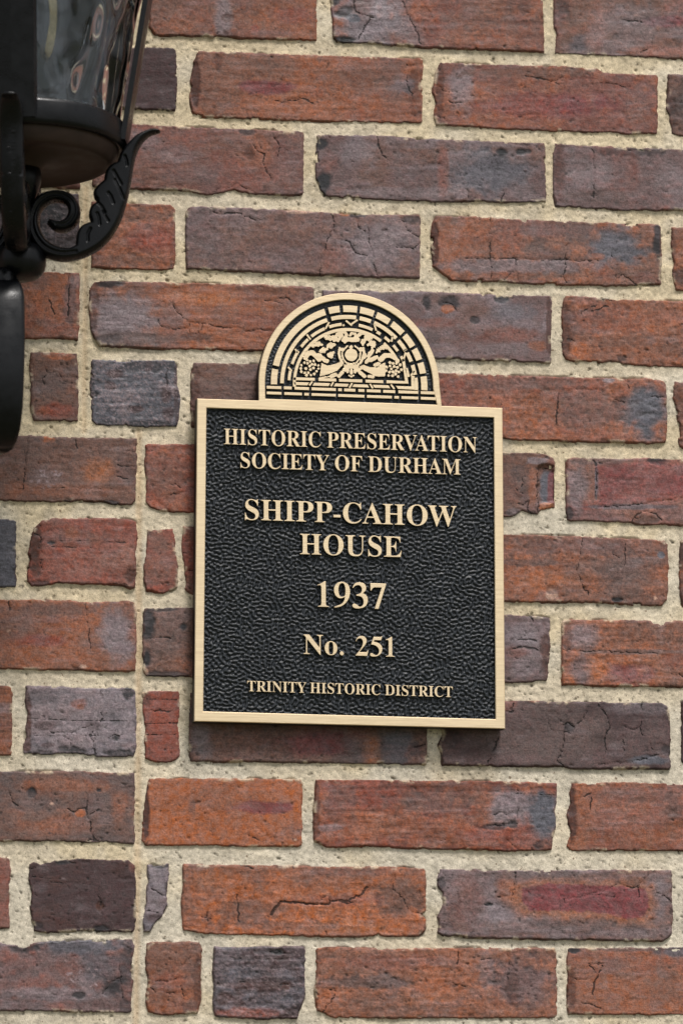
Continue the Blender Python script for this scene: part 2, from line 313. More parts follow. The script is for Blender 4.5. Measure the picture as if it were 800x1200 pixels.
br([(665,538),(671,536),(700,538),(760,537),(800,539),(946,544),(946,622),(800,616),(780,614),(745,614),(740,612),(700,611),(664,610),(663,600),(663,545)], 'pbm',
   [(770,582,50,7,'o',.5),(675,570,15,34,'g',.6),(690,605,40,9,'v',.5),(770,540,10,5,'k',.75),(666,602,5,8,'k',.7),(740,594,60,3,'G',.6),(700,540,40,5,'n',.6),(698,565,2,22,'G',.7),(757,610,15,4,'k',.7),(790,600,30,12,'v',.5),(752,608,22,10,'b',.6)],
   [[(695,540),(699,555),(698,570),(697,582)],[(700,595),(730,593),(760,589),(800,583)],[(740,612),(746,602),(756,599),(768,602),(775,610)],[(701,543),(715,541)],[(741,608),(752,606)]], core=[([(699,546),(760,541),(830,546),(830,580),(760,588),(702,594)],'m',4,.6)])
# course 7
br([(-130,603),(0,607),(17,608),(19,611),(19,687),(0,688),(-130,684)], 'Gkn', [(10,640,14,30,'G',.5)])
br([(60,608),(110,607),(150,608),(159,611),(161,625),(159,650),(160,670),(158,689),(153,690),(140,685),(100,684),(70,683),(50,686),(38,686),(34,682),(33,668),(37,655),(34,648),(37,632),(40,620),(50,611)], 'Rbr',
   [(42,640,9,34,'x',.85),(100,660,50,20,'p',.3),(90,630,50,12,'b',.4),(154,675,10,14,'x',.8),(60,636,5,2,'k',.8),(150,650,8,16,'p',.5),(45,684,14,4,'k',.5),(85,625,8,10,'o',.4)],
   [[(40,625),(50,630),(44,640),(52,650),(46,660)],[(55,633),(95,634),(150,636)],[(60,641),(110,642)],[(50,645),(48,660),(50,668)],[(140,686),(148,678),(152,668)],[(46,612),(48,640)]])
br([(173,620),(185,621),(203,619),(205,632),(206,645),(209,665),(208,688),(200,693),(190,696),(180,693),(172,692),(169,682),(169,662),(172,645)], 'Rbr', [(188,690,18,5,'R',.8),(185,635,18,14,'b',.6)])
br([(215,617),(300,620),(486,627),(486,705),(230,698),(222,695),(217,690),(217,670),(214,650),(214,630)], 'Rbr', [], [[(215,648),(224,650)],[(217,670),(226,668)]])
br([(500,624),(592,626),(650,628),(700,629),(778,633),(782,638),(783,665),(781,703),(775,710),(740,709),(690,706),(660,706),(590,705),(500,702)], 'obn',
   [(690,640,90,14,'v',.5),(645,697,7,7,'w',.8),(646,690,10,6,'x',.45),(730,670,40,24,'n',.6),(774,651,4,4,'G',.8),(767,701,2,2,'w',1),(621,659,40,4,'n',.5),(722,703,7,3,'k',.8),(640,680,50,12,'y',.3)],
   [[(683,626),(680,643),(677,660),(676,672),(682,685),(689,697)],[(733,635),(732,655),(732,672)],[(717,703),(730,703)],[(718,650),(725,654)]])
br([(797,634),(930,638),(930,715),(800,711),(797,700),(795,670)], 'ok', [(800,650,10,20,'k',.5)])
# course 8
br([(-120,700),(0,703),(60,703),(105,706),(115,706),(150,704),(158,707),(160,715),(160,750),(159,786),(157,787),(60,785),(-120,781)], 'obr',
   [(50,751,33,8,'R',.95),(138,745,26,38,'g',.75),(60,715,60,8,'n',.5),(10,739,2,2,'w',1),(98,781,4,2,'w',1),(80,770,60,9,'o',.4),(20,730,30,20,'b',.4)], [[(11,703),(12,712),(9,720)],[(101,708),(104,735),(106,760)],[(150,735),(158,737)]])
br([(170,713),(228,712),(345,717),(345,796),(228,793),(172,792),(168,785),(168,730)], 'bnr', [(174,730,9,26,'k',.8),(172,770,6,14,'k',.8),(215,735,6,6,'k',.8),(190,714,20,3,'k',.6),(195,790,30,4,'k',.6),(215,780,24,10,'o',.4),(171,787,3,4,'w',.6)], [[(175,748),(192,747),(200,749)]])
br([(358,713),(592,720),(630,722),(643,724),(645,728),(644,745),(645,760),(643,775),(641,797),(620,799),(592,800),(358,792)], 'vng', [(610,745,20,14,'g',.7),(640,760,7,34,'x',.6),(615,780,20,16,'g',.5),(603,765,18,7,'r',.4)],
   [[(607,750),(618,749),(628,751)],[(600,760),(615,758),(630,762)],[(615,740),(617,745),(610,747)],[(602,770),(607,773)],[(620,720),(625,730)]])
br([(660,728),(668,726),(755,727),(762,728),(765,731),(770,731),(774,734),(778,733),(780,729),(790,727),(800,728),(946,733),(946,812),(800,805),(740,804),(700,804),(659,802),(658,785),(658,735)], 'obo',
   [(680,745,24,22,'g',.65),(735,792,32,16,'m',.65),(680,785,18,16,'G',.5),(700,785,14,14,'y',.5),(720,796,8,5,'p',.6),(740,745,50,14,'b',.4),(790,775,20,18,'m',.2),(740,764,70,3,'n',.6),(665,750,5,24,'x',.4)],
   [[(659,761),(690,764),(720,764),(770,766)],[(738,803),(744,800)],[(795,790),(800,794)]])
# course 9
br([(-90,802),(0,803),(13,805),(15,812),(14,885),(0,885),(-90,883)], 'obr', [(0,830,14,8,'g',.4)])
br([(32,804),(75,804),(82,806),(120,806),(155,806),(159,810),(160,840),(160,878),(157,886),(120,887),(100,884),(85,882),(60,884),(29,883),(28,872),(31,850),(33,835),(30,820)], 'gsG',
   [(92,825,11,7,'r',.7),(152,812,10,9,'k',.8),(52,850,12,5,'d',.6),(95,828,4,4,'o',.5),(32,850,5,34,'x',.75),(50,818,20,8,'k',.3),(136,865,5,3,'k',.9),(85,880,16,5,'k',.7),(110,850,12,6,'d',.5),(142,883,20,4,'k',.7),(44,884,18,4,'k',.7),(56,873,9,3,'d',.6)],
   [[(118,807),(120,818),(117,830),(122,840),(117,848),(114,862),(110,870),(113,884)],[(75,863),(90,856),(100,853),(112,848)],[(75,863),(84,868),(84,880)],[(110,870),(105,862),(118,852)],[(33,842),(80,844),(150,845)],[(40,862),(75,863),(150,861)],[(60,858),(90,859)],[(125,866),(135,861),(140,863)]], glaze=.5)
br([(167,811),(175,810),(209,810),(211,825),(209,850),(211,884),(206,890),(200,893),(178,892),(171,888),(170,870),(171,850),(168,832)], 'Rxr', [(190,850,24,40,'R',.5),(172,820,4,6,'x',.5)],
   [[(172,819),(208,820)],[(170,848),(210,847)],[(171,861),(209,861)],[(175,833),(200,834)]])
br([(224,812),(300,815),(498,822),(500,830),(500,892),(499,896),(470,895),(380,894),(300,893),(224,892),(222,880),(222,840)], 'nbr', [(235,865,14,26,'g',.5),(370,870,55,18,'m',.6),(435,880,14,30,'y',.5),(465,875,22,26,'G',.6),(485,880,9,10,'d',.5),(290,870,50,24,'b',.3)], [[(478,880),(488,875),(498,872)]])
br([(513,816),(592,821),(640,822),(700,823),(775,824),(782,827),(785,850),(785,898),(783,901),(740,901),(672,901),(662,898),(650,897),(640,899),(519,896),(518,885),(513,874),(516,866),(519,860),(515,848)], 'dnv',
   [(640,870,90,30,'n',.6),(590,824,16,8,'r',.6),(665,853,7,6,'k',.6),(760,891,30,6,'G',.8),(745,830,40,10,'g',.35),(560,890,50,10,'v',.35),(700,850,20,20,'n',.5),(623,820,8,3,'o',.6),(600,890,40,6,'v',.5),(780,880,6,8,'k',.5)],
   [[(592,834),(601,834),(601,824)],[(688,830),(683,842),(676,848)],[(662,850),(660,865),(658,880),(652,892),(660,898)],[(700,825),(710,838),(714,850),(708,865),(709,885),(703,897)],[(640,838),(643,850),(650,860)],[(584,864),(577,880),(571,896)],[(729,862),(731,880)],[(761,870),(766,885)],[(752,824),(750,850),(752,862)],[(700,896),(740,893),(765,886),(784,882)],[(658,850),(665,846),(672,852),(668,860),(660,858)],[(728,850),(740,855),(748,852)]])
br([(799,822),(930,828),(930,905),(805,901),(798,890)], 'dn', [])
# course 10
br([(-120,903),(0,904),(80,904),(157,906),(158,912),(158,985),(157,989),(150,989),(125,986),(105,988),(95,986),(0,986),(-120,984)], 'nbo',
   [(80,920,70,9,'o',.5),(38,929,5,6,'k',.9),(95,953,6,5,'O',.95),(140,945,12,28,'o',.5),(118,915,16,4,'v',.3),(40,940,40,14,'n',.5),(60,970,50,12,'o',.35),(110,945,16,14,'v',.4),(61,942,2.5,1.5,'w',.9),(116,926,3,2,'k',.8),(140,970,20,10,'b',.4),(145,918,14,8,'n',.5)],
   [[(88,952),(92,948),(100,947),(102,952),(103,958),(107,968),(107,976),(113,984)],[(80,948),(88,952)],[(102,930),(103,942),(102,950)],[(12,928),(15,940),(22,945)],[(105,955),(116,949)],[(95,987),(107,984),(118,986)]])
br([(175,912),(352,913),(354,918),(355,940),(354,960),(354,990),(350,992),(270,992),(258,990),(171,991),(167,985),(168,960),(171,930)], 'OoO',
   [(308,946,44,8,'m',.75),(171,955,4.5,34,'x',.9),(260,935,50,18,'b',.3),(225,947,6,10,'n',.5),(345,975,12,14,'b',.4),(346,984,1.5,1.5,'w',1)], [[(296,981),(303,985)]])
br([(371,914),(430,914),(520,915),(600,916),(652,918),(652,935),(650,950),(651,972),(647,982),(646,996),(600,997),(480,994),(430,991),(400,993),(383,993),(375,989),(368,986),(367,960),(369,935)], 'Rob',
   [(400,940,24,25,'v',.4),(600,945,34,26,'g',.75),(635,955,20,38,'G',.85),(500,940,60,16,'n',.55),(530,922,110,7,'x',.45),(580,978,50,14,'R',.65),(430,965,60,24,'o',.5),(590,963,22,6,'s',.6),(578,969,14,4,'k',.6),(600,966,6,5,'k',.7),(612,985,20,10,'r',.4),(632,990,8,6,'k',.5),(370,950,5,38,'x',.5),(385,970,14,4,'g',.4)],
   [[(605,919),(606,930)],[(604,930),(650,932)],[(607,947),(606,957),(606,966),(600,966),(588,965)],[(578,955),(588,952),(598,958),(600,966)],[(570,968),(590,967)],[(594,984),(602,992),(607,996)],[(514,986),(522,984)]])
br([(670,918),(720,917),(800,919),(940,922),(940,1004),(800,997),(666,997),(664,990),(668,975),(664,955),(669,940),(667,928)], 'orp',
   [(670,955,6,36,'x',.8),(740,930,60,12,'v',.4),(760,980,60,12,'o',.4),(790,945,14,20,'n',.5),(700,950,26,26,'p',.2)], [[(672,940),(680,934),(692,930)],[(692,935),(692,953)],[(794,930),(794,948)]])
# course 11
br([(-80,1004),(0,1005),(11,1006),(13,1020),(11,1050),(11,1087),(0,1088),(-80,1086)], 'rbo', [])
br([(35,1013),(40,1010),(48,1013),(60,1011),(66,1008),(90,1007),(150,1008),(158,1014),(160,1050),(159,1085),(155,1092),(100,1091),(50,1093),(41,1091),(39,1080),(36,1062),(38,1045),(34,1030)], 'ddx',
   [(74,1010,9,3,'k',.7),(117,1063,5,5,'x',.9),(42,1085,8,5,'k',.5),(118,1088,9,4,'k',.7),(155,1018,4,6,'r',.4)], [[(40,1033),(105,1036)],[(38,1027),(60,1030),(75,1029)],[(115,1050),(119,1058),(116,1068),(121,1072)],[(37,1048),(44,1050)],[(37,1018),(45,1014)],[(82,1010),(92,1012)]])
br([(173,1013),(185,1014),(198,1012),(198,1030),(195,1048),(196,1060),(190,1074),(181,1082),(176,1091),(169,1092),(168,1080),(172,1060),(171,1045),(174,1030)], 'gGv', [(182,1040,10,30,'g',.4),(188,1015,10,3,'k',.6),(180,1075,10,6,'d',.6)], [[(172,1067),(185,1070)],[(176,1040),(192,1050)]], rough=1.6)
br([(215,1013),(300,1014),(400,1016),(440,1015),(497,1018),(499,1024),(499,1066),(494,1072),(499,1078),(498,1090),(492,1097),(448,1097),(444,1095),(440,1097),(400,1098),(240,1094),(215,1090),(214,1082),(213,1060),(215,1040)], 'Obo',
   [(290,1068,40,18,'b',.6),(470,1050,34,30,'b',.75),(395,1055,60,8,'r',.5),(400,1085,50,8,'y',.5),(330,1085,70,7,'n',.4),(245,1030,30,14,'y',.35),(410,1022,60,6,'v',.35),(243,1076,6,8,'x',.4),(485,1020,14,8,'n',.4)],
   [[(318,1072),(322,1064),(328,1057),(340,1058),(356,1058),(370,1060),(382,1060),(392,1056),(408,1056),(415,1052),(424,1048),(430,1040)],[(370,1060),(378,1052),(384,1049),(386,1056)],[(400,1058),(414,1058),(422,1052)],[(459,1050),(460,1043),(462,1026)],[(462,1043),(472,1052),(478,1064),(486,1070),(498,1073)],[(243,1068),(244,1080)],[(236,1074),(250,1076)],[(318,1072),(300,1080),(262,1086)],[(278,1048),(280,1080)],[(275,1012),(290,1015),(297,1019)],[(382,1092),(384,1098)]], wide=1)
br([(516,1019),(560,1019),(566,1021),(600,1020),(700,1020),(786,1020),(787,1030),(786,1045),(788,1062),(786,1095),(782,1099),(775,1103),(700,1102),(560,1099),(540,1098),(520,1097),(513,1093),(515,1082),(513,1075),(519,1060),(519,1046),(513,1038),(513,1030)], 'vbg',
   [(595,1045,16,24,'o',.65),(580,1070,20,18,'g',.7),(545,1055,24,34,'r',.35),(740,1093,60,6,'s',.5),(690,1083,80,8,'n',.5),(770,1050,16,30,'g',.5),(640,1026,80,5,'n',.5),(517,1035,5,8,'k',.5),(572,1060,5,2,'k',.8)],
   [[(657,1053),(668,1053),(685,1050),(700,1046),(715,1040),(725,1036),(735,1039),(744,1040),(752,1032),(760,1024)],[(685,1048),(705,1049),(720,1052)],[(660,1053),(661,1058)],[(567,1060),(577,1060)],[(768,1046),(780,1052),(788,1060)],[(747,1040),(748,1052)],[(604,1022),(602,1038),(598,1055)],[(582,1051),(595,1050)]], core=[([(600,1036),(640,1030),(720,1030),(764,1036),(769,1060),(764,1082),(740,1084),(700,1077),(640,1074),(606,1074),(598,1056)],'y',7,.6),([(612,1040),(640,1036),(720,1038),(755,1041),(760,1056),(756,1074),(738,1076),(710,1070),(660,1067),(620,1067),(610,1056)],'m',1.5,1.0)])
# course 12
br([(-80,1105),(0,1105),(15,1108),(30,1109),(45,1104),(60,1103),(155,1101),(158,1108),(154,1130),(156,1150),(154,1170),(154,1185),(150,1187),(60,1185),(-80,1183)], 'vrg',
   [(100,1108,70,12,'G',.7),(30,1112,24,6,'k',.65),(133,1158,16,14,'k',.75),(148,1130,10,34,'k',.5),(60,1165,80,9,'g',.6),(40,1130,50,14,'v',.5),(120,1130,30,24,'G',.45),(80,1135,20,12,'r',.5),(92,1166,8,4,'k',.7),(150,1180,10,8,'k',.4)],
   [[(140,1128),(142,1150),(144,1170)],[(156,1140),(158,1160)],[(120,1165),(132,1150),(142,1146)]], dots=(100,1145,26,16))
br([(173,1105),(200,1104),(234,1104),(237,1112),(235,1140),(236,1170),(232,1187),(200,1189),(190,1189),(174,1186),(171,1175),(174,1150),(171,1130)], 'obR', [(225,1120,12,30,'b',.5),(192,1112,6,6,'b',.7),(231,1150,5,34,'x',.5),(200,1150,24,14,'R',.3),(222,1180,12,8,'n',.5)],
   [[(182,1150),(192,1150),(200,1149)],[(212,1135),(220,1125),(226,1122)],[(195,1163),(205,1164)],[(180,1132),(190,1134)],[(176,1158),(182,1163)],[(204,1148),(212,1145)],[(212,1155),(216,1168),(214,1175)]])
br([(252,1110),(300,1110),(356,1109),(358,1116),(357,1140),(357,1170),(351,1185),(348,1193),(300,1194),(252,1191),(250,1180),(251,1160),(250,1140)], 'dGd',
   [(290,1187,40,6,'R',.8),(300,1155,50,4,'x',.35),(285,1140,30,10,'G',.5),(325,1116,8,3,'k',.9),(320,1175,30,12,'G',.45),(262,1170,10,10,'x',.5),(335,1156,4,4,'x',.6)],
   [[(253,1134),(300,1134),(335,1135)],[(253,1152),(285,1151),(340,1154)],[(316,1116),(334,1117)],[(253,1123),(356,1124)],[(255,1143),(300,1145)]], glaze=.6, rough=1.8)
br([(371,1112),(384,1110),(440,1111),(444,1112),(520,1111),(650,1111),(652,1116),(652,1150),(653,1190),(650,1193),(560,1193),(430,1193),(388,1192),(380,1188),(372,1184),(369,1160),(370,1140)], 'obo',
   [(450,1128,80,12,'r',.5),(430,1150,60,9,'n',.65),(380,1168,12,13,'O',.7),(610,1150,50,38,'v',.8),(570,1140,10,26,'s',.4),(510,1140,16,12,'O',.3),(450,1175,70,14,'b',.5),(600,1160,8,24,'x',.4),(500,1170,30,10,'y',.3),(385,1118,14,6,'b',.5)],
   [[(386,1160),(393,1158),(388,1175),(378,1186)],[(537,1113),(535,1130)],[(594,1112),(597,1130),(594,1150)],[(563,1125),(575,1124)],[(520,1150),(545,1156)],[(370,1158),(372,1172)]])
br([(666,1111),(700,1111),(800,1110),(946,1111),(946,1192),(800,1189),(666,1189),(664,1180),(665,1150),(664,1125)], 'obr',
   [(673,1113,8,5,'k',.8),(790,1114,24,8,'G',.7),(740,1112,50,3,'n',.6),(780,1150,26,30,'b',.5),(669,1160,6,34,'x',.6),(730,1160,50,14,'o',.4),(720,1130,20,12,'v',.4)],
   [[(694,1166),(697,1148),(706,1132),(700,1130)],[(666,1145),(680,1148),(692,1146)],[(689,1129),(707,1129)],[(698,1140),(690,1132)],[(680,1175),(695,1178),(705,1184)],[(730,1146),(737,1144)]])

# bricks around the framed part: courses continue in the same bond
TOPS = {0: -28, 1: 65, 2: 158, 3: 249, 4: 340, 5: 431, 6: 525, 7: 620, 8: 715, 9: 816, 10: 914, 11: 1015, 12: 1111}
def slope(y): return 0.0515 - (y - 70) * 4.3e-5
def course(top, x0, x1, first):
    x = x0; L = first
    while x < x1 - 30:
        e = min(x + L, x1); j = lambda: random.uniform(-1.5, 1.5)
        f = lambda xx, yy: yy + slope(yy) * (xx - 400)
        P = [(x + j(), f(x, top) + j()), ((x + e) / 2, f((x + e) / 2, top) + j()), (e + j(), f(e, top) + j()), (e + j(), f(e, top + 39)), (e + j(), f(e, top + 77) + j()),
             ((x + e) / 2, f((x + e) / 2, top + 78) + j()), (x + j(), f(x, top + 77) + j()), (x + j(), f(x, top + 39))]
        cols = random.choice(['obr', 'rob', 'vbg', 'bnr', 'Obo', 'ngv', 'rbv', 'dnv'])
        pt = [(random.uniform(x, e), f(x, top + random.uniform(10, 70)), random.uniform(15, 60), random.uniform(8, 30), random.choice('gombRnG'), random.uniform(.3, .8)) for _ in range(4)]
        B.append((P, cols, pt, (), {'far': 1})); x = e + 14; L = 280 if random.random() < .8 else 133
for k, t in [(-4, -402), (-3, -308), (-2, -214), (-1, -121), (13, 1208), (14, 1305), (15, 1402), (16, 1500)]: course(t, -520, 1330, 150 + 133 * (k % 2))
ENDS = {0: (152, 948), 1: (95, 943), 2: (95, 949), 3: (30, 943), 4: (-114, 953), 5: (22, 943), 6: (-124, 959), 7: (-144, 943), 8: (-134, 959), 9: (-104, 943), 10: (-134, 953), 11: (-94, 802), 12: (-94, 959)}
for k, (a, b) in ENDS.items():
    n = -520
    course(TOPS[k], n, a, 120 + 140 * (k % 2)); course(TOPS[k], b, 1330, 280)
# ------------------------------------------------------------------ the brick wall
KL = {k: np.array(lin(v)) for k, v in K.items()}
KL = {k: (v * 0.95 + v.mean() * 0.05) * 0.85 for k, v in KL.items()}
wall = empty('brick_wall', (0, 0, 0))
tag(wall, 'weathered wall of flashed red and grey bricks with pale sandy mortar behind the plaque', 'wall')
MX = np.concatenate([np.arange(-560, -24, 9.0), np.arange(-24, 824, 1.5), np.arange(824, 1380, 9.0)])
MY = np.concatenate([np.arange(-450, -24, 9.0), np.arange(-24, 1224, 1.5), np.arange(1224, 1620, 9.0)])
GX, GY = np.meshgrid(MX, MY)
cover = np.full(GX.shape, -50.0)   # depth inside the nearest brick, to leave the hidden mortar out
VIEW = (-24, -24, 824, 1224)

def brick(i, poly, cols, patches, cracks, kw):
    xs = [p[0] for p in poly]; ys = [p[1] for p in poly]
    far = kw.get('far') or max(xs) < -24 or min(xs) > 824
    st = 4.5 if far else 1.35
    x = np.arange(max(min(xs) - 4, -560), max(xs) + 4, st); y = np.arange(min(ys) - 4, max(ys) + 4, st)
    if not far and (min(xs) < -30 or max(xs) > 830):   # the run outside the frame stays coarse
        x = np.unique(np.concatenate([np.arange(min(xs) - 4, -22, 4.5), np.arange(max(min(xs) - 4, -22), min(max(xs) + 4, 822), st), np.arange(822, max(xs) + 4, 4.5)]))
    X, Y = np.meshgrid(x, y); ox, oy = (i * 137.3) % 1024, (i * 71.7) % 1024
    d = sdf(X, Y, poly)
    rb = np.random.RandomState(i * 3 + 1); ca = rb.uniform(0, 1.0) ** 1.5
    edge = 0.28 * N('edge', X, Y, ox, oy) + 0.12 * N('m2', X, Y, ox, oy) + 0.22 * N('fine', X, Y, ox, oy) - ca * 1.9 * sst(1.55, 1.75, N('hi', X, Y, oy * 3, ox)) - ca * 2.8 * sst(2.0, 2.15, N('m2', X, Y, oy * 5, ox))
    d = d + edge + 0.25
    # coverage for the mortar sheet
    ix = np.searchsorted(MX, [min(xs), max(xs)]); iy = np.searchsorted(MY, [min(ys), max(ys)])
    sub = (slice(iy[0], iy[1]), slice(ix[0], ix[1]))
    cv = sdf(GX[sub], GY[sub], poly)
    if kw.get('notch'):
        a_, b_, c_, d_ = kw['notch']; cv = np.where((GX[sub] > a_) & (GX[sub] < c_ + 2) & (GY[sub] > b_) & (GY[sub] < d_ + 3) & (cv > -1), 50, cv)
    cover[sub] = np.maximum(cover[sub], cv)
    r = 1.5 if not far else 4.0
    prof = np.where(d >= r, 0, np.where(d > 0, -(r - np.sqrt(np.maximum(r * r - (r - d) ** 2, 0))) * 0.7, -1.05 + 4.5 * d))
    nlo, nmid, nm2 = N('lo', X, Y, ox, oy), N('mid', X, Y, ox, oy), N('m2', X, Y, oy, ox)
    nhi, nfi, nst, ns2 = N('hi', X, Y, ox, oy), N('fine', X, Y, oy, ox), N('st', X, Y, ox, oy), N('st2', X, Y, oy, ox)
    rg = kw.get('rough', 1.0)
    gs, ss, ps, vs = rb.uniform(.4, 1.35), rb.uniform(.1, 1.35), rb.uniform(-.35, .5), rb.uniform(0, 1.6)
    h = 0.35 * nlo + 0.24 * nmid + 0.12 * nm2 + rg * gs * (0.09 * nhi + 0.10 * nfi) + ss * (0.09 * nst + 0.06 * ns2)
    pit = sst(1.9 + ps, 2.7 + ps, N('fine', X, Y, ox * 3, oy)) ; h -= 0.9 * pit
    h -= 0.5 * sst(1.6, 2.4, N('hi', X, Y, oy * 2, ox))
    vein = np.abs(N('vein', X, Y, ox, oy * 2)); vm = sst(0.10, 0.0, vein) * sst(0.1, 1.0, N('mid', X, Y, oy, ox * 2)); vm = np.clip(vm * vs, 0, 1); h -= 0.35 * vm
    # chipped rims
    chip = sst(1.5, 2.3, N('hi', X, Y, oy, ox * 5)) * sst(7, 1, d); h -= 1.1 * chip
    tilt = (rng.uniform(-1, 1) * (X - X.mean()) / 140 + rng.uniform(-1, 1) * (Y - Y.mean()) / 40) * 0.5 + rng.uniform(-0.5, 0.7)
    # colour
    cols = (cols + cols)[:3]
    c0, c1, c2 = KL[cols[0]], KL[cols[1]], KL[cols[2]]
    a = sst(-0.6, 1.0, nlo * 0.6 + nmid * 0.5 + 0.3 * nhi)[..., None]; b = sst(-0.2, 1.3, N('lo', X, Y, oy, ox) * 0.5 + N('mid', X, Y, oy, ox) * 0.6 + 0.25 * nst)[..., None]
    c = c0 * (1 - a * .7) + c1 * a * .7; c = c * (1 - b * 0.5) + c2 * b * 0.5; c = c * rb.uniform(.9, 1.08)
    gl = np.zeros(X.shape)
    for (px, py, rx, ry, kc, s) in patches:
        soft = 0.75 if min(rx, ry) > 9 else 0.55 if min(rx, ry) > 5 else 0.3
        q = np.hypot((X - px) / rx, (Y - py) / ry) + (0.10 * nm2 + 0.07 * nhi + 0.05 * nfi) * (1 if min(rx, ry) > 3 else .4)
        wgt = (min(1, s * 1.2) * sst(1.15, 1.15 - soft, q))
        c = c * (1 - wgt[..., None]) + KL[kc] * wgt[..., None]
        if kc in 'gGs': gl = np.maximum(gl, wgt)
        if kc == 'x' or kc == 'k': h -= 0.9 * wgt * (1 if max(rx, ry) < 40 else .3)
    for cp, kc, soft, s in kw.get('core', ()):
        wgt = s * sst(-soft, soft, sdf(X, Y, cp) + .8 * nhi + .5 * nfi); c = c * (1 - wgt[..., None]) + KL[kc] * wgt[..., None]
    shade = 1 + gs * (0.065 * nhi + 0.095 * nfi) + ss * (0.045 * nst + 0.04 * ns2) + 0.03 * nmid
    # salt and soot flecks, paler skin, darker rims of burnt clay
    fl = sst(2.0, 2.6, N('fine', X, Y, ox * 7, oy * 3))[..., None]
    c = c * np.clip(shade, .5, 1.6)[..., None]; c = c * (1 - 0.6 * pit[..., None]) * (1 - 0.45 * vm[..., None])
    c = c * (1 - fl * 0.35) + KL['s'] * fl * 0.35
    grey = sst(0.5, 1.8, N('m2', X, Y, ox * 2, oy * 4) * 0.7 + nst * 0.5)[..., None]; c = c * (1 - 0.22 * grey) + KL['g'] * 0.22 * grey
    rim = (sst(2.6, 0.4, d) * (0.2 + 0.25 * nhi))[..., None]; c = c * (1 - np.clip(rim, 0, .7)) + KL['x'] * 0.75 * np.clip(rim, 0, .7)
    c = c * (1 - 0.45 * chip[..., None])
    if kw.get('dots'):
        dx, dy, rx, ry = kw['dots']; q = np.hypot((X - dx) / rx, (Y - dy) / ry)
        dd = (sst(1.2, .7, q) * sst(.9, 1.5, nfi))[..., None]; c = c * (1 - dd) + KL['s'] * 1.5 * dd
    if kw.get('glaze'):
        g2 = (sst(-.1, 1.3, .7 * rb.randn(*X.shape) + .5 * nfi + .35 * ns2 + .3 * nmid) * .55 * kw['glaze'])[..., None]; c = c * (1 - g2) + KL['s'] * 1.6 * g2
    rough = np.clip(0.74 - 0.26 * gl - 0.25 * kw.get('glaze', 0) + 0.05 * nhi, .3, .95)
    sm = (sst(4.5, 0.8, d) * sst(1.0, 1.7, N('m2', X, Y, ox * 9, oy * 2) + .4 * nfi) * .7)[..., None]; mcol = np.array(lin((186, 170, 146)))
    if not kw.get('glaze'): c = c * (1 - sm) + mcol * sm
    # cracks
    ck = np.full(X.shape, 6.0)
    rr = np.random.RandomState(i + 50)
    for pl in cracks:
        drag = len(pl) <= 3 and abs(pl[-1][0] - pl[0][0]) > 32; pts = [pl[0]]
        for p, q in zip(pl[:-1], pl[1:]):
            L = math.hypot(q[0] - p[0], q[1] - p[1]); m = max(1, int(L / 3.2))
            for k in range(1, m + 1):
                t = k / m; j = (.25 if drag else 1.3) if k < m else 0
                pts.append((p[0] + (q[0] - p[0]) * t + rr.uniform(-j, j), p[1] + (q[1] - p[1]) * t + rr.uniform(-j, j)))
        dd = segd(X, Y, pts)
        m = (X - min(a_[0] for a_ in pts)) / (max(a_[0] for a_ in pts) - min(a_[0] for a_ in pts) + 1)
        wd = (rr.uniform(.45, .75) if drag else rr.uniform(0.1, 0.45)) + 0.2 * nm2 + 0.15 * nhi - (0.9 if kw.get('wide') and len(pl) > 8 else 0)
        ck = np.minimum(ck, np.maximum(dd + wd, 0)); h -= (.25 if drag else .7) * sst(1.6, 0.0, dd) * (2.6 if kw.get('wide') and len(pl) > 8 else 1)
    h = np.maximum(h, -1.15)
    if kw.get('notch'):
        x0, y0, x1, y1 = kw['notch']; ins = np.minimum(np.minimum(X - x0, x1 - X), np.minimum(Y - y0, y1 - Y)) + 1.1 * nhi + 1.2 * nm2; notch_cut = 3.4 * sst(-0.8, 1.2, ins)
    z = prof + h * sst(-1, 2.5, d) + tilt + 0.4 - (notch_cut if kw.get('notch') else 0)
    keep = d > -2.3
    P = at(X, Y, 0.0); P[..., 1] -= z * PX
    idx = np.full(X.shape, -1); 
    q = keep[:-1, :-1] & keep[1:, :-1] & keep[:-1, 1:] & keep[1:, 1:]
    used = np.zeros(X.shape, bool); used[:-1, :-1] |= q; used[1:, :-1] |= q; used[:-1, 1:] |= q; used[1:, 1:] |= q
    idx[used] = np.arange(used.sum()); V = P[used]; n = len(V)
    F = np.stack([idx[:-1, :-1][q], idx[1:, :-1][q], idx[1:, 1:][q], idx[:-1, 1:][q]], 1)
    # skirt back into the wall along the open border
    E = np.concatenate([F[:, [0, 1]], F[:, [1, 2]], F[:, [2, 3]], F[:, [3, 0]]]); key = np.sort(E, 1); kk = key[:, 0] * (n + 1) + key[:, 1]
    u, inv, cnt = np.unique(kk, return_inverse=True, return_counts=True); bd = E[cnt[inv] == 1]
    bv = np.unique(bd); mp = np.full(n, -1); mp[bv] = n + np.arange(len(bv))
    V2 = V[bv].copy(); V2[:, 1] = 0.092
    F2 = np.stack([bd[:, 1], bd[:, 0], mp[bd[:, 0]], mp[bd[:, 1]]], 1)
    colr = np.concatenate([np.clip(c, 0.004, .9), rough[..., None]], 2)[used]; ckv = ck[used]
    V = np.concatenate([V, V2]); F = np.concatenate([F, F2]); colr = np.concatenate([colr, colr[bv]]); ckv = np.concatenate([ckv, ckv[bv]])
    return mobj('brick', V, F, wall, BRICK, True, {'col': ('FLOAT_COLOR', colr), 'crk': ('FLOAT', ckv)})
random.seed(11)
for i, b_ in enumerate(B): brick(i, *b_)

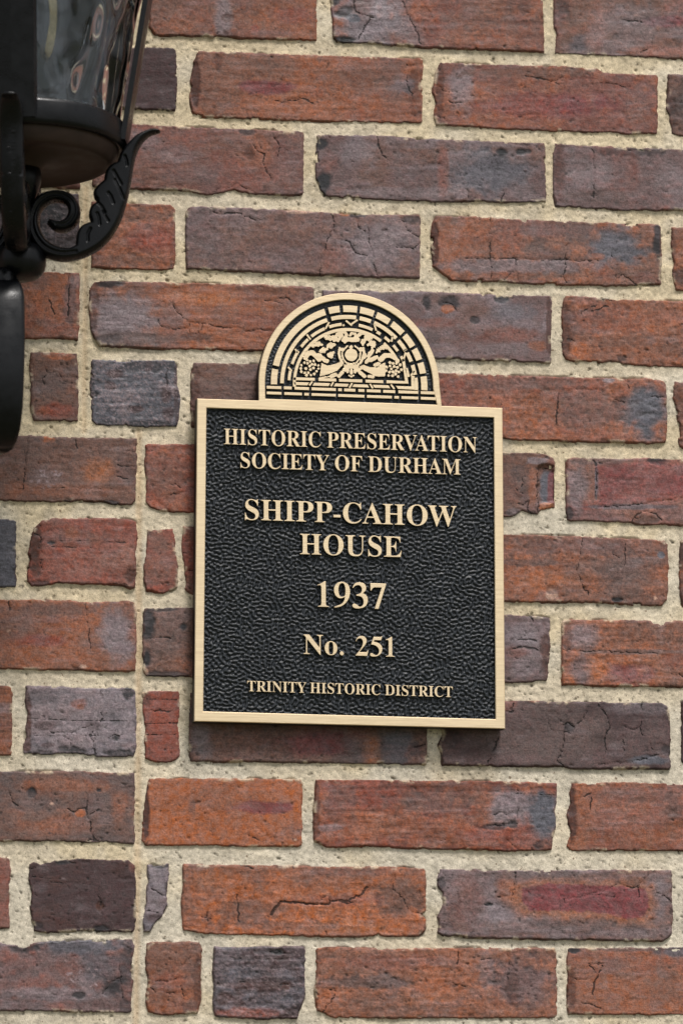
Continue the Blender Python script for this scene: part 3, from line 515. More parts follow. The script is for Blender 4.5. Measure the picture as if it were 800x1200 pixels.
# mortar: one sheet between and behind the brick faces
h = -2.25 + 0.24 * N('mid', GX, GY, 40, 11) + 0.09 * N('hi', GX, GY, 5, 99) + 0.13 * N('fine', GX, GY, 3, 7) + 0.15 * N('lo', GX, GY, 77, 3)
h += 0.35 * sst(-5.0, -1.0, cover)                      # struck joint: the bed turns up a little against each brick
h -= 2.2 * sst(-2.2, -0.6, cover) * sst(0.9, 1.5, N('mid', GX, GY, 600, 40) + .5 * N('hi', GX, GY, 60, 4))   # hairline gaps
pits = sst(1.75, 2.4, N('fine', GX, GY, 400, 90)); h -= 1.6 * pits
h -= 0.7 * sst(2.2, 2.9, N('hi', GX, GY, 300, 190))
for run in ([(101, 180), (100, 330), (99, 505)], [(163, 505), (163, 800), (160, 1200)]):   # tooled line where old and new work meet
    h -= 1.0 * sst(4.5, 0, np.abs(segd(GX, GY, run) + 0.8 * N('m2', GX, GY)))
base = np.array(lin((204, 191, 168))); warm = np.array(lin((206, 189, 157))); cool = np.array(lin((202, 193, 176))); dk = np.array(lin((120, 102, 76)))
t1 = sst(-.5, 1.5, N('lo', GX, GY, 9, 9) + .4 * N('m2', GX, GY, 1, 1) + (600 - GY) / 500)[..., None]; t2 = sst(0, 1.6, N('lo', GX, GY, 500, 90) - (600 - GY) / 600)[..., None]
mc = base * (1 - t1 * .7) + warm * t1 * .7; mc = mc * (1 - t2 * .8) + cool * t2 * .8
mc = mc * np.clip(1 + .04 * N('hi', GX, GY, 7, 7) + .10 * N('fine', GX, GY, 70, 7) + .05 * N('mid', GX, GY, 2, 2), .5, 1.4)[..., None]
mc = mc * (1 - .55 * pits[..., None])
st_ = sst(7, 0, np.abs(segd(GX, GY, [(163, 505), (163, 800), (160, 1200)])))[..., None] * .5 + sst(6, 0, segd(GX, GY, [(101, 220), (99, 505)]))[..., None] * .4
mc = mc * (1 - st_) + np.array(lin((190, 160, 124))) * st_
fk = sst(2.1, 2.7, N('fine', GX, GY, 800, 30))[..., None]; mc = mc * (1 - fk * .7) + np.array(lin((70, 62, 54))) * fk * .7
P = at(GX, GY, 0.0); P[..., 1] -= h * PX
kp = cover < 6; q = kp[:-1, :-1] | kp[1:, :-1] | kp[:-1, 1:] | kp[1:, 1:]
used = np.zeros(GX.shape, bool); used[:-1, :-1] |= q; used[1:, :-1] |= q; used[:-1, 1:] |= q; used[1:, 1:] |= q
idx = np.full(GX.shape, -1); idx[used] = np.arange(used.sum())
F = np.stack([idx[:-1, :-1][q], idx[1:, :-1][q], idx[1:, 1:][q], idx[:-1, 1:][q]], 1)
col = np.concatenate([mc, np.ones(GX.shape + (1,))], 2)[used]
mobj('mortar', P[used], F, wall, MORTAR, True, {'col': ('FLOAT_COLOR', col)})

# the mass of the wall behind, and the wall's run beyond the photograph
def box(name, lo, hi, parent, mat, bev=0):
    lo, hi = np.array(lo, float), np.array(hi, float)
    V = np.array([[(lo, hi)[a][0], (lo, hi)[b][1], (lo, hi)[c][2]] for a in (0, 1) for b in (0, 1) for c in (0, 1)])
    F = np.array([[0, 1, 3, 2], [4, 6, 7, 5], [0, 4, 5, 1], [2, 3, 7, 6], [0, 2, 6, 4], [1, 5, 7, 3]])
    return mobj(name, V, F, parent, mat, False)
def mat_far():
    g = NG('brickwork_beyond'); pos = g.n('ShaderNodeNewGeometry').outputs['Position']
    sx = g.n('ShaderNodeSeparateXYZ'); g.l(pos, sx.inputs[0]); cx = g.n('ShaderNodeCombineXYZ'); g.l(sx.outputs[0], cx.inputs[0]); g.l(sx.outputs[2], cx.inputs[1])
    bt = g.n('ShaderNodeTexBrick'); bt.inputs['Scale'].default_value = 1; bt.inputs['Brick Width'].default_value = .213; bt.inputs['Row Height'].default_value = .0687
    bt.inputs['Mortar Size'].default_value = .0055; bt.inputs['Color1'].default_value = lin((140, 86, 70), 1); bt.inputs['Color2'].default_value = lin((104, 78, 74), 1)
    bt.inputs['Mortar'].default_value = lin((196, 182, 152), 1); g.l(cx.outputs[0], bt.inputs[0])
    n = g.noise(pos, 60, 4); c = g.mix(g.ramp(n, .3, .7, 0, .5), bt.outputs[0], lin((96, 70, 62))); g.l(c, g.b.inputs['Base Color']); g.b.inputs['Roughness'].default_value = .85
    inv = g.math('SUBTRACT', 1.0, bt.outputs['Fac']); g.l(g.bump(inv, .8, .003), g.b.inputs['Normal']); return g.m
FARW = mat_far()
a0 = at(-520, -380, 0); a1 = at(1330, 1540, 0)
x0, x1, z1, z0 = float(a0[0]), float(a1[0]), float(a0[2]) - .03, float(a1[2]) + .03
box('wall_core', (x0 + .01, .012, z0 + .01), (x1 - .01, .30, z1 - .01), wall, MORTAR)
for lo, hi in (((-4, .003, 0), (x0, .30, 3.6)), ((x1, .003, 0), (4, .30, 3.6)), ((x0, .003, 0), (x1, .30, z0)), ((x0, .003, z1), (x1, .30, 3.6))):
    box('outer_brickwork', lo, hi, wall, FARW)
# ground
gm = NG('short_grass'); gp = gm.n('ShaderNodeNewGeometry').outputs['Position']; gn = gm.noise(gp, 3, 6, .7); gn2 = gm.noise(gp, 90, 3, .6)
gm.l(gm.mix(gm.ramp(gm.math('ADD', gm.math('MULTIPLY', gn, .6), gm.math('MULTIPLY', gn2, .4)), .35, .65), (.05, .065, .03), (.13, .12, .07)), gm.b.inputs['Base Color']); gm.b.inputs['Roughness'].default_value = .95
V = np.array([[-200, -200, 0], [200, -200, 0], [200, 200, 0], [-200, 200, 0]], float)
g_ = mobj('ground', V, np.array([[0, 1, 2, 3]]), None, gm.m, False); g_['kind'] = 'structure'
# ------------------------------------------------------------------ cast bronze plaque
DF = 20.0                                              # the border's face stands 17 px (14 mm) off the wall
pc = at(410, 660, DF)
plaque = empty('bronze_plaque', tuple(at(410, 850, 3.0)))
tag(plaque, 'cast bronze house plaque with arched top and raised gold letters on black pebbled ground', 'plaque')
JOBS = []
def solid(name, loops, d_top, depth, bev, parent, side=SIDEPAINT, front=BRONZE, res=0, smooth=False, thin=0.0):
    cu = bpy.data.curves.new(name, 'CURVE'); cu.dimensions = '2D'; cu.fill_mode = 'BOTH'
    W = [at(np.array([p[0] for p in L]), np.array([p[1] for p in L]), d_top) for L in loops]
    A = np.concatenate(W); c = (A.min(0) + A.max(0)) / 2
    for L in W:
        s = cu.splines.new('POLY'); s.points.add(len(L) - 1)
        co = np.zeros((len(L), 4), np.float32); co[:, 0] = L[:, 0] - c[0]; co[:, 1] = L[:, 2] - c[2]; co[:, 3] = 1
        s.points.foreach_set('co', co.ravel()); s.use_cyclic_u = True
    b = bev * PX; e = depth * PX / 2 - b
    cu.extrude = e; cu.bevel_depth = b; cu.bevel_resolution = res; cu.offset = -b - thin * PX
    o = bpy.data.objects.new(name, cu); COL.objects.link(o)
    JOBS.append((o, name, (c[0], -(d_top - depth / 2) * PX, c[2]), parent, side, front, smooth))
def flush_jobs():
    bpy.context.view_layer.update(); dg = bpy.context.evaluated_depsgraph_get()
    for o, name, c, parent, side, front, smooth in JOBS:
        me = bpy.data.meshes.new_from_object(o.evaluated_get(dg)); me.name = name
        n = len(me.vertices); co = np.zeros(n * 3, np.float32); me.vertices.foreach_get('co', co); co = co.reshape(-1, 3)
        me.vertices.foreach_set('co', np.stack([co[:, 0], -co[:, 2], co[:, 1]], 1).ravel()); me.update()
        me.materials.clear(); me.materials.append(front); me.materials.append(side)
        no = np.zeros(len(me.polygons) * 3, np.float32); me.polygons.foreach_get('normal', no); no = no.reshape(-1, 3)
        me.polygons.foreach_set('material_index', (np.abs(no[:, 1]) < 0.35).astype(np.int32))
        me.polygons.foreach_set('use_smooth', np.full(len(me.polygons), smooth))
        ob = bpy.data.objects.new(name, me); COL.objects.link(ob); ob.parent = parent; ob.location = Vector(c) - wloc(parent)
        cu = o.data; bpy.data.objects.remove(o); bpy.data.curves.remove(cu)
    JOBS.clear()

# arch geometry, measured round (409, 452); angles run from the left foot over the top
ACX, ACY, AK, AS = 409.0, 452.0, 1.025, 0.035
def arc_pt(a, th): t = math.radians(th); x = ACX - a * math.cos(t); return (x, ACY - a * AK * math.sin(t) + AS * (x - ACX))
def arc(a, t0, t1, n=None):
    n = n or max(2, int(abs(t1 - t0) / 4)); return [arc_pt(a, t0 + (t1 - t0) * k / n) for k in range(n + 1)]
outer = [(231.2, 467.0), (303.2, 469.3)] + arc(106, 1, 179, 60) + [(517.5, 475.6), (588.4, 478.0), (591.6, 854.0), (227.6, 845.2)]
hole = [(242.3, 478.0), (578.2, 489.3), (580.4, 842.8), (238.4, 833.6)]
arch_hole = [(311.2, 467.2)] + arc(98.2, 0, 180, 60) + [(511.6, 474.2)]
solid('border', [outer, hole, arch_hole], DF, 16.0, 0.8, plaque)
# back plates with pebbled ground
def ground_plate(name, loop, amp, wl, seed, step, dbase):
    x = np.arange(min(p[0] for p in loop) - 2.5, max(p[0] for p in loop) + 2.5, step); y = np.arange(min(p[1] for p in loop) - 2.5, max(p[1] for p in loop) + 2.5, step)
    X, Y = np.meshgrid(x, y); nf = noise_field(wl * 1.12, wl * 0.92, 1024, seed, 0.30)
    NF['tmp'] = nf; v = N('tmp', X / 0.75, Y / 0.75, 0, 0); v2 = N('m2', X, Y, 5, 5)
    z = np.tanh(v * 2.6 + 0.5 + 0.25 * N('fine', X, Y)) * amp + 0.15 * v2 * amp
    d = sdf(X, Y, loop); keep = d > -2.2
    P = at(X, Y, dbase); P[..., 1] = -(dbase + z) * PX
    q = keep[:-1, :-1] & keep[1:, :-1] & keep[:-1, 1:] & keep[1:, 1:]
    used = np.zeros(X.shape, bool); used[:-1, :-1] |= q; used[1:, :-1] |= q; used[:-1, 1:] |= q; used[1:, 1:] |= q
    idx = np.full(X.shape, -1); idx[used] = np.arange(used.sum())
    F = np.stack([idx[:-1, :-1][q], idx[1:, :-1][q], idx[1:, 1:][q], idx[:-1, 1:][q]], 1)
    mobj(name, P[used], F, plaque, DARKPAINT, True)
ground_plate('pebbled_ground', hole, 0.95, 5.3 / 0.75, 21, 0.66, DF - 4.4)
ground_plate('arch_ground', arch_hole, 0.35, 3.6 / 0.75, 22, 0.8, DF - 4.2)

# raised bricks of the fanlight
def blk(pts): solid('raised_block', [pts], DF - 0.15, 4.6, 0.3, plaque)
def ring(a0, a1, spans):
    for t0, t1 in spans: blk(arc(a1, t0, t1) + arc(a0, t1, t0))
ring(84.2, 91.8, [(-1, 10.5), (13, 71.5), (74.2, 82.8), (85.3, 96.2), (98.2, 109.2), (111.2, 122.2), (124.4, 135.2), (137.3, 147.6), (149.7, 158.6), (160.8, 169), (171.2, 181.5)])
ring(76.2, 80.9, [(0, 71), (74.5, 96), (98.8, 109), (111.6, 134.5), (137, 147.2), (149.5, 157.6), (160.6, 169), (171.5, 181.8)])
ring(68.6, 72.2, [(3, 12), (18.5, 32.5), (37, 47), (51, 66), (70.5, 83), (99, 113), (117, 121.5), (126, 132.5), (137, 144), (149.5, 155), (161.5, 170)])
ring(62.3, 66.0, [(-3, 125.5), (129, 153.5)])
for a, b in [((385.5, 377.5), (381.3, 385.5)), ((359.4, 392), (364, 398)), ((345.7, 409), (348.9, 413.8)), ((337.6, 430), (342, 435)), ((405, 375.6), (412.4, 381.6)), ((411.4, 380), (419, 374.8)),
             ((438.4, 380), (440.6, 387.6)), ((460, 393), (458.6, 400.6)), ((475, 413), (473.2, 420)), ((485.5, 434.5), (481, 440.5)), ((476.5, 409), (472.5, 411.5)),
             ((366, 447), (362.4, 451.8)), ((390.6, 447.8), (387.6, 452.6)), ((412.6, 449), (409.2, 454.4)), ((433.2, 449.8), (436.8, 455.2)), ((457.8, 450.5), (462, 456)), ((403.5, 380.5), (401.5, 382))]:
    L = math.hypot(b[0] - a[0], b[1] - a[1]); nx, ny = -(b[1] - a[1]) / L * 1.15, (b[0] - a[0]) / L * 1.15
    blk([(a[0] + nx, a[1] + ny), (b[0] + nx, b[1] + ny), (b[0] - nx, b[1] - ny), (a[0] - nx, a[1] - ny)])
def rowblk(x0, x1, y, hh, sk0=0, sk1=0):               # y = middle height at x = 409
    f = lambda x, yy: (x, yy + AS * (x - ACX))
    blk([f(x0 + sk0, y - hh), f(x1 + sk1, y - hh), f(x1 - sk1, y + hh), f(x0 - sk0, y + hh)])
for x0, x1 in ((343.6, 369), (373, 394), (397, 424.5), (428, 449)): rowblk(x0, x1, 446.0, 1.75)
blk([(452.5, 445.6), (474.2, 446.6), (470.3, 420.5), (473.8, 420), (478.6, 449.8), (452.5, 449.2)])
for x0, x1, s0, s1 in ((344.5, 361.2, -.8, 1), (367, 386, 1, 1), (391.8, 407.8, 1, 1), (413.5, 431.5, 1.2, -1), (437.5, 456.2, -1, -1)): rowblk(x0, x1, 451.7, 1.75, s0, s1)
blk([(463.5, 452.2), (481.6, 453.0), (481.4, 440.2), (485.6, 440.6), (486, 456.8), (466, 455.8)])
for x0, x1 in ((312.5, 329.8), (332.5, 342), (345, 362.2), (364.8, 393.6), (396, 400.6), (403, 416.4), (419.6, 427), (429.4, 446), (448.6, 463), (466.4, 490), (492.6, 510.3)): rowblk(x0, x1, 457.2, 1.7)
for x0, x1 in ((312.5, 330), (333, 354), (356.4, 362), (364.8, 393.6), (396, 427), (429.6, 459), (461.8, 467.4), (470, 490), (492.6, 510.3)): rowblk(x0, x1, 463.8, 1.6)

# foliage, urn and fruit: one cast relief with flat polished tops
step = 0.36
x = np.arange(344, 478, step); y = np.arange(386, 447, step); X, Y = np.meshgrid(x, y)
D = np.full(X.shape, -9.0)
def disc(px, py, r, ry=None, ang=0):
    global D
    c_, s_ = math.cos(ang), math.sin(ang); u = (X - px) * c_ + (Y - py) * s_; v = -(X - px) * s_ + (Y - py) * c_
    ry = ry or r; k = np.hypot(u / r, v / ry); D = np.maximum(D, (1 - k) * min(r, ry))
def cap(pts, r0, r1=None):
    global D
    r1 = r1 or r0; n = len(pts) - 1
    for k, (a, b) in enumerate(zip(pts[:-1], pts[1:])):
        ra = r0 + (r1 - r0) * k / n; rb = r0 + (r1 - r0) * (k + 1) / n
        dx, dy = b[0] - a[0], b[1] - a[1]; t = np.clip(((X - a[0]) * dx + (Y - a[1]) * dy) / (dx * dx + dy * dy + 1e-9), 0, 1)
        D = np.maximum(D, ra + (rb - ra) * t - np.hypot(X - a[0] - t * dx, Y - a[1] - t * dy))
def poly_(pts):
    global D
    D = np.maximum(D, sdf(X, Y, pts))
def leaf(px, py, L, W_, deg, lobes=3):
    a = math.radians(deg); ux, uy = math.cos(a), -math.sin(a)
    cap([(px, py), (px + ux * L, py + uy * L)], W_ * .45, W_ * .25)
    for k in range(lobes):
        t = (k + .6) / lobes * L * .85; w_ = W_ * (1 - .25 * k)
        for s in (-1, 1):
            b = a + s * 0.9; cap([(px + ux * t, py + uy * t), (px + ux * t + math.cos(b) * w_, py + uy * t - math.sin(b) * w_)], W_ * .34, W_ * .26)
disc(411.6, 415.8, 7.4)
cap([(400.6, 413.5), (401.8, 420), (405.5, 425), (411.5, 427), (417.5, 425), (421.4, 420), (422.3, 413.5)], 1.0)
disc(411.3, 406.6, 2.2); cap([(404, 408.5), (407, 405.5)], 1.1); cap([(416, 405.5), (419.5, 408.5)], 1.1)
cap([(398, 408), (397, 414), (398.5, 420), (401.5, 425.5)], 1.5); cap([(425.5, 408), (426.5, 414), (425, 420), (422, 425.5)], 1.5)
disc(422.6, 409.6, 2.7); disc(401.3, 409.8, 2.4)
for pts, r in (([(395, 392), (399, 388.5), (404, 389), (406, 392.5), (404, 396)], 2.0), ([(410, 393), (412, 390.5), (416, 391), (417, 395), (414, 397)], 1.6), ([(420, 393), (424, 389.8), (429, 391), (432, 394)], 2.1), ([(404, 399), (408, 397.5), (414, 398.5), (419, 398)], 2.6)):
    cap(pts, r)
for a in ((396, 399, 9, 4.2, 150), (392, 404, 9, 4.0, 190), (387, 398, 10, 3.8, 140), (383, 409, 9, 3.6, 200), (377, 404, 9, 3.4, 165), (398, 397, 8, 3.8, 80), (370, 405, 6, 2.6, 175), (391, 413, 7, 3.2, 215), (404, 401, 5, 3.4, 110),
          (427, 399, 9, 4.0, 50), (431, 404, 9, 3.6, 20), (428, 397, 9, 3.4, 10), (436, 408, 7, 2.8, 60), (441, 413, 9, 3.0, 50), (446, 409, 7, 3.0, 30), (450, 406, 6, 2.6, -20), (425, 404, 6, 3.0, 90)): leaf(*a)
for a in ((434, 414, 6.2, 2.6, -.9), (437.5, 420.5, 6.2, 2.5, -.5), (430.5, 422.5, 4.5, 2.2, -.9), (427.5, 417.5, 3.4, 1.9, -1.2), (441.5, 427, 4.6, 2.4, -.35), (386.5, 417, 4.2, 2.4, .6), (379.5, 421, 4.6, 2.6, .9), (373.5, 416.5, 4.4, 2.6, .3)): disc(a[0], a[1], a[2], a[3], a[4])
cap([(358, 419), (361, 414), (366, 413), (370, 417), (374, 421)], 2.9); disc(383, 423, 2.6); cap([(446, 421), (451, 416.5), (457, 416.5), (463, 420)], 3.3, 2.2); disc(459, 415.5, 2.4); disc(465.5, 423, 2.6)
poly_([(376.6, 425), (374.6, 441), (385, 438.4), (395, 434.4), (402, 427.6), (399.6, 423.6), (392, 426.6), (384, 428.6)])
poly_([(420.4, 429.6), (426, 427.4), (433, 430), (442, 430.6), (447, 426.4), (451.2, 424.8), (451.4, 441.2), (440, 441), (431, 436.4), (425, 433)])
cap([(425, 431), (421, 432.6), (418.4, 430), (420, 426.8)], 1.3)
poly_([(402.5, 427), (421, 427), (420, 434), (411.5, 431.5), (403.5, 434)])
for a in ((407.3, 434.5, 1.9, 3.2, 0), (411.7, 435.5, 1.8, 3.6, 0), (416, 434.5, 1.9, 3.2, 0), (403.6, 433.6, 2.6, 1.8, .6), (420, 434, 2.6, 1.8, -.6), (411.6, 441, 1.5, 1.1, 0), (408.9, 440, 1.1, 1.1, 0), (414.2, 440, 1.1, 1.1, 0)): disc(a[0], a[1], a[2], a[3], a[4])
cap([(388, 441), (393, 439)], 2.3); cap([(397, 440.5), (401, 436.5)], 2.2); cap([(422, 436.5), (427, 441)], 2.3); cap([(432, 441), (437, 441.5)], 1.9)
cap([(385, 441.5), (374, 443)], .8)
rg2 = np.random.RandomState(5)
def grapes(cx, cy, rx, ry, n, r):
    P_ = []
    for _ in range(4000):
        a, q = rg2.uniform(0, 6.283), math.sqrt(rg2.uniform(0, 1)); p = (cx + rx * q * math.cos(a), cy + ry * q * math.sin(a))
        if all(math.hypot(p[0] - o_[0], p[1] - o_[1]) > r * 2.1 for o_ in P_): P_.append(p); disc(p[0], p[1], r * rg2.uniform(.85, 1.05))
        if len(P_) >= n: break
grapes(362.5, 430.5, 11, 9.8, 40, 1.72); grapes(461.5, 433, 9.5, 9.8, 34, 1.75)
D += 0.28 + 0.12 * N('fine', X * 2, Y * 2)
t = sst(-0.45, 0.25, D); zz = (DF - 4.6) + 4.4 * t
keep = D > -1.4
P = at(X, Y, DF); P[..., 1] = -zz * PX
q = keep[:-1, :-1] & keep[1:, :-1] & keep[:-1, 1:] & keep[1:, 1:]
used = np.zeros(X.shape, bool); used[:-1, :-1] |= q; used[1:, :-1] |= q; used[:-1, 1:] |= q; used[1:, 1:] |= q
idx = np.full(X.shape, -1); idx[used] = np.arange(used.sum())
F = np.stack([idx[:-1, :-1][q], idx[1:, :-1][q], idx[1:, 1:][q], idx[:-1, 1:][q]], 1)
orn = mobj('foliage_relief', P[used], F, plaque, BRONZE, False)
orn.data.materials.append(SIDEPAINT); tv = t[used]; low = (tv[F].min(1) < 0.93).astype(np.int32); orn.data.polygons.foreach_set('material_index', low)

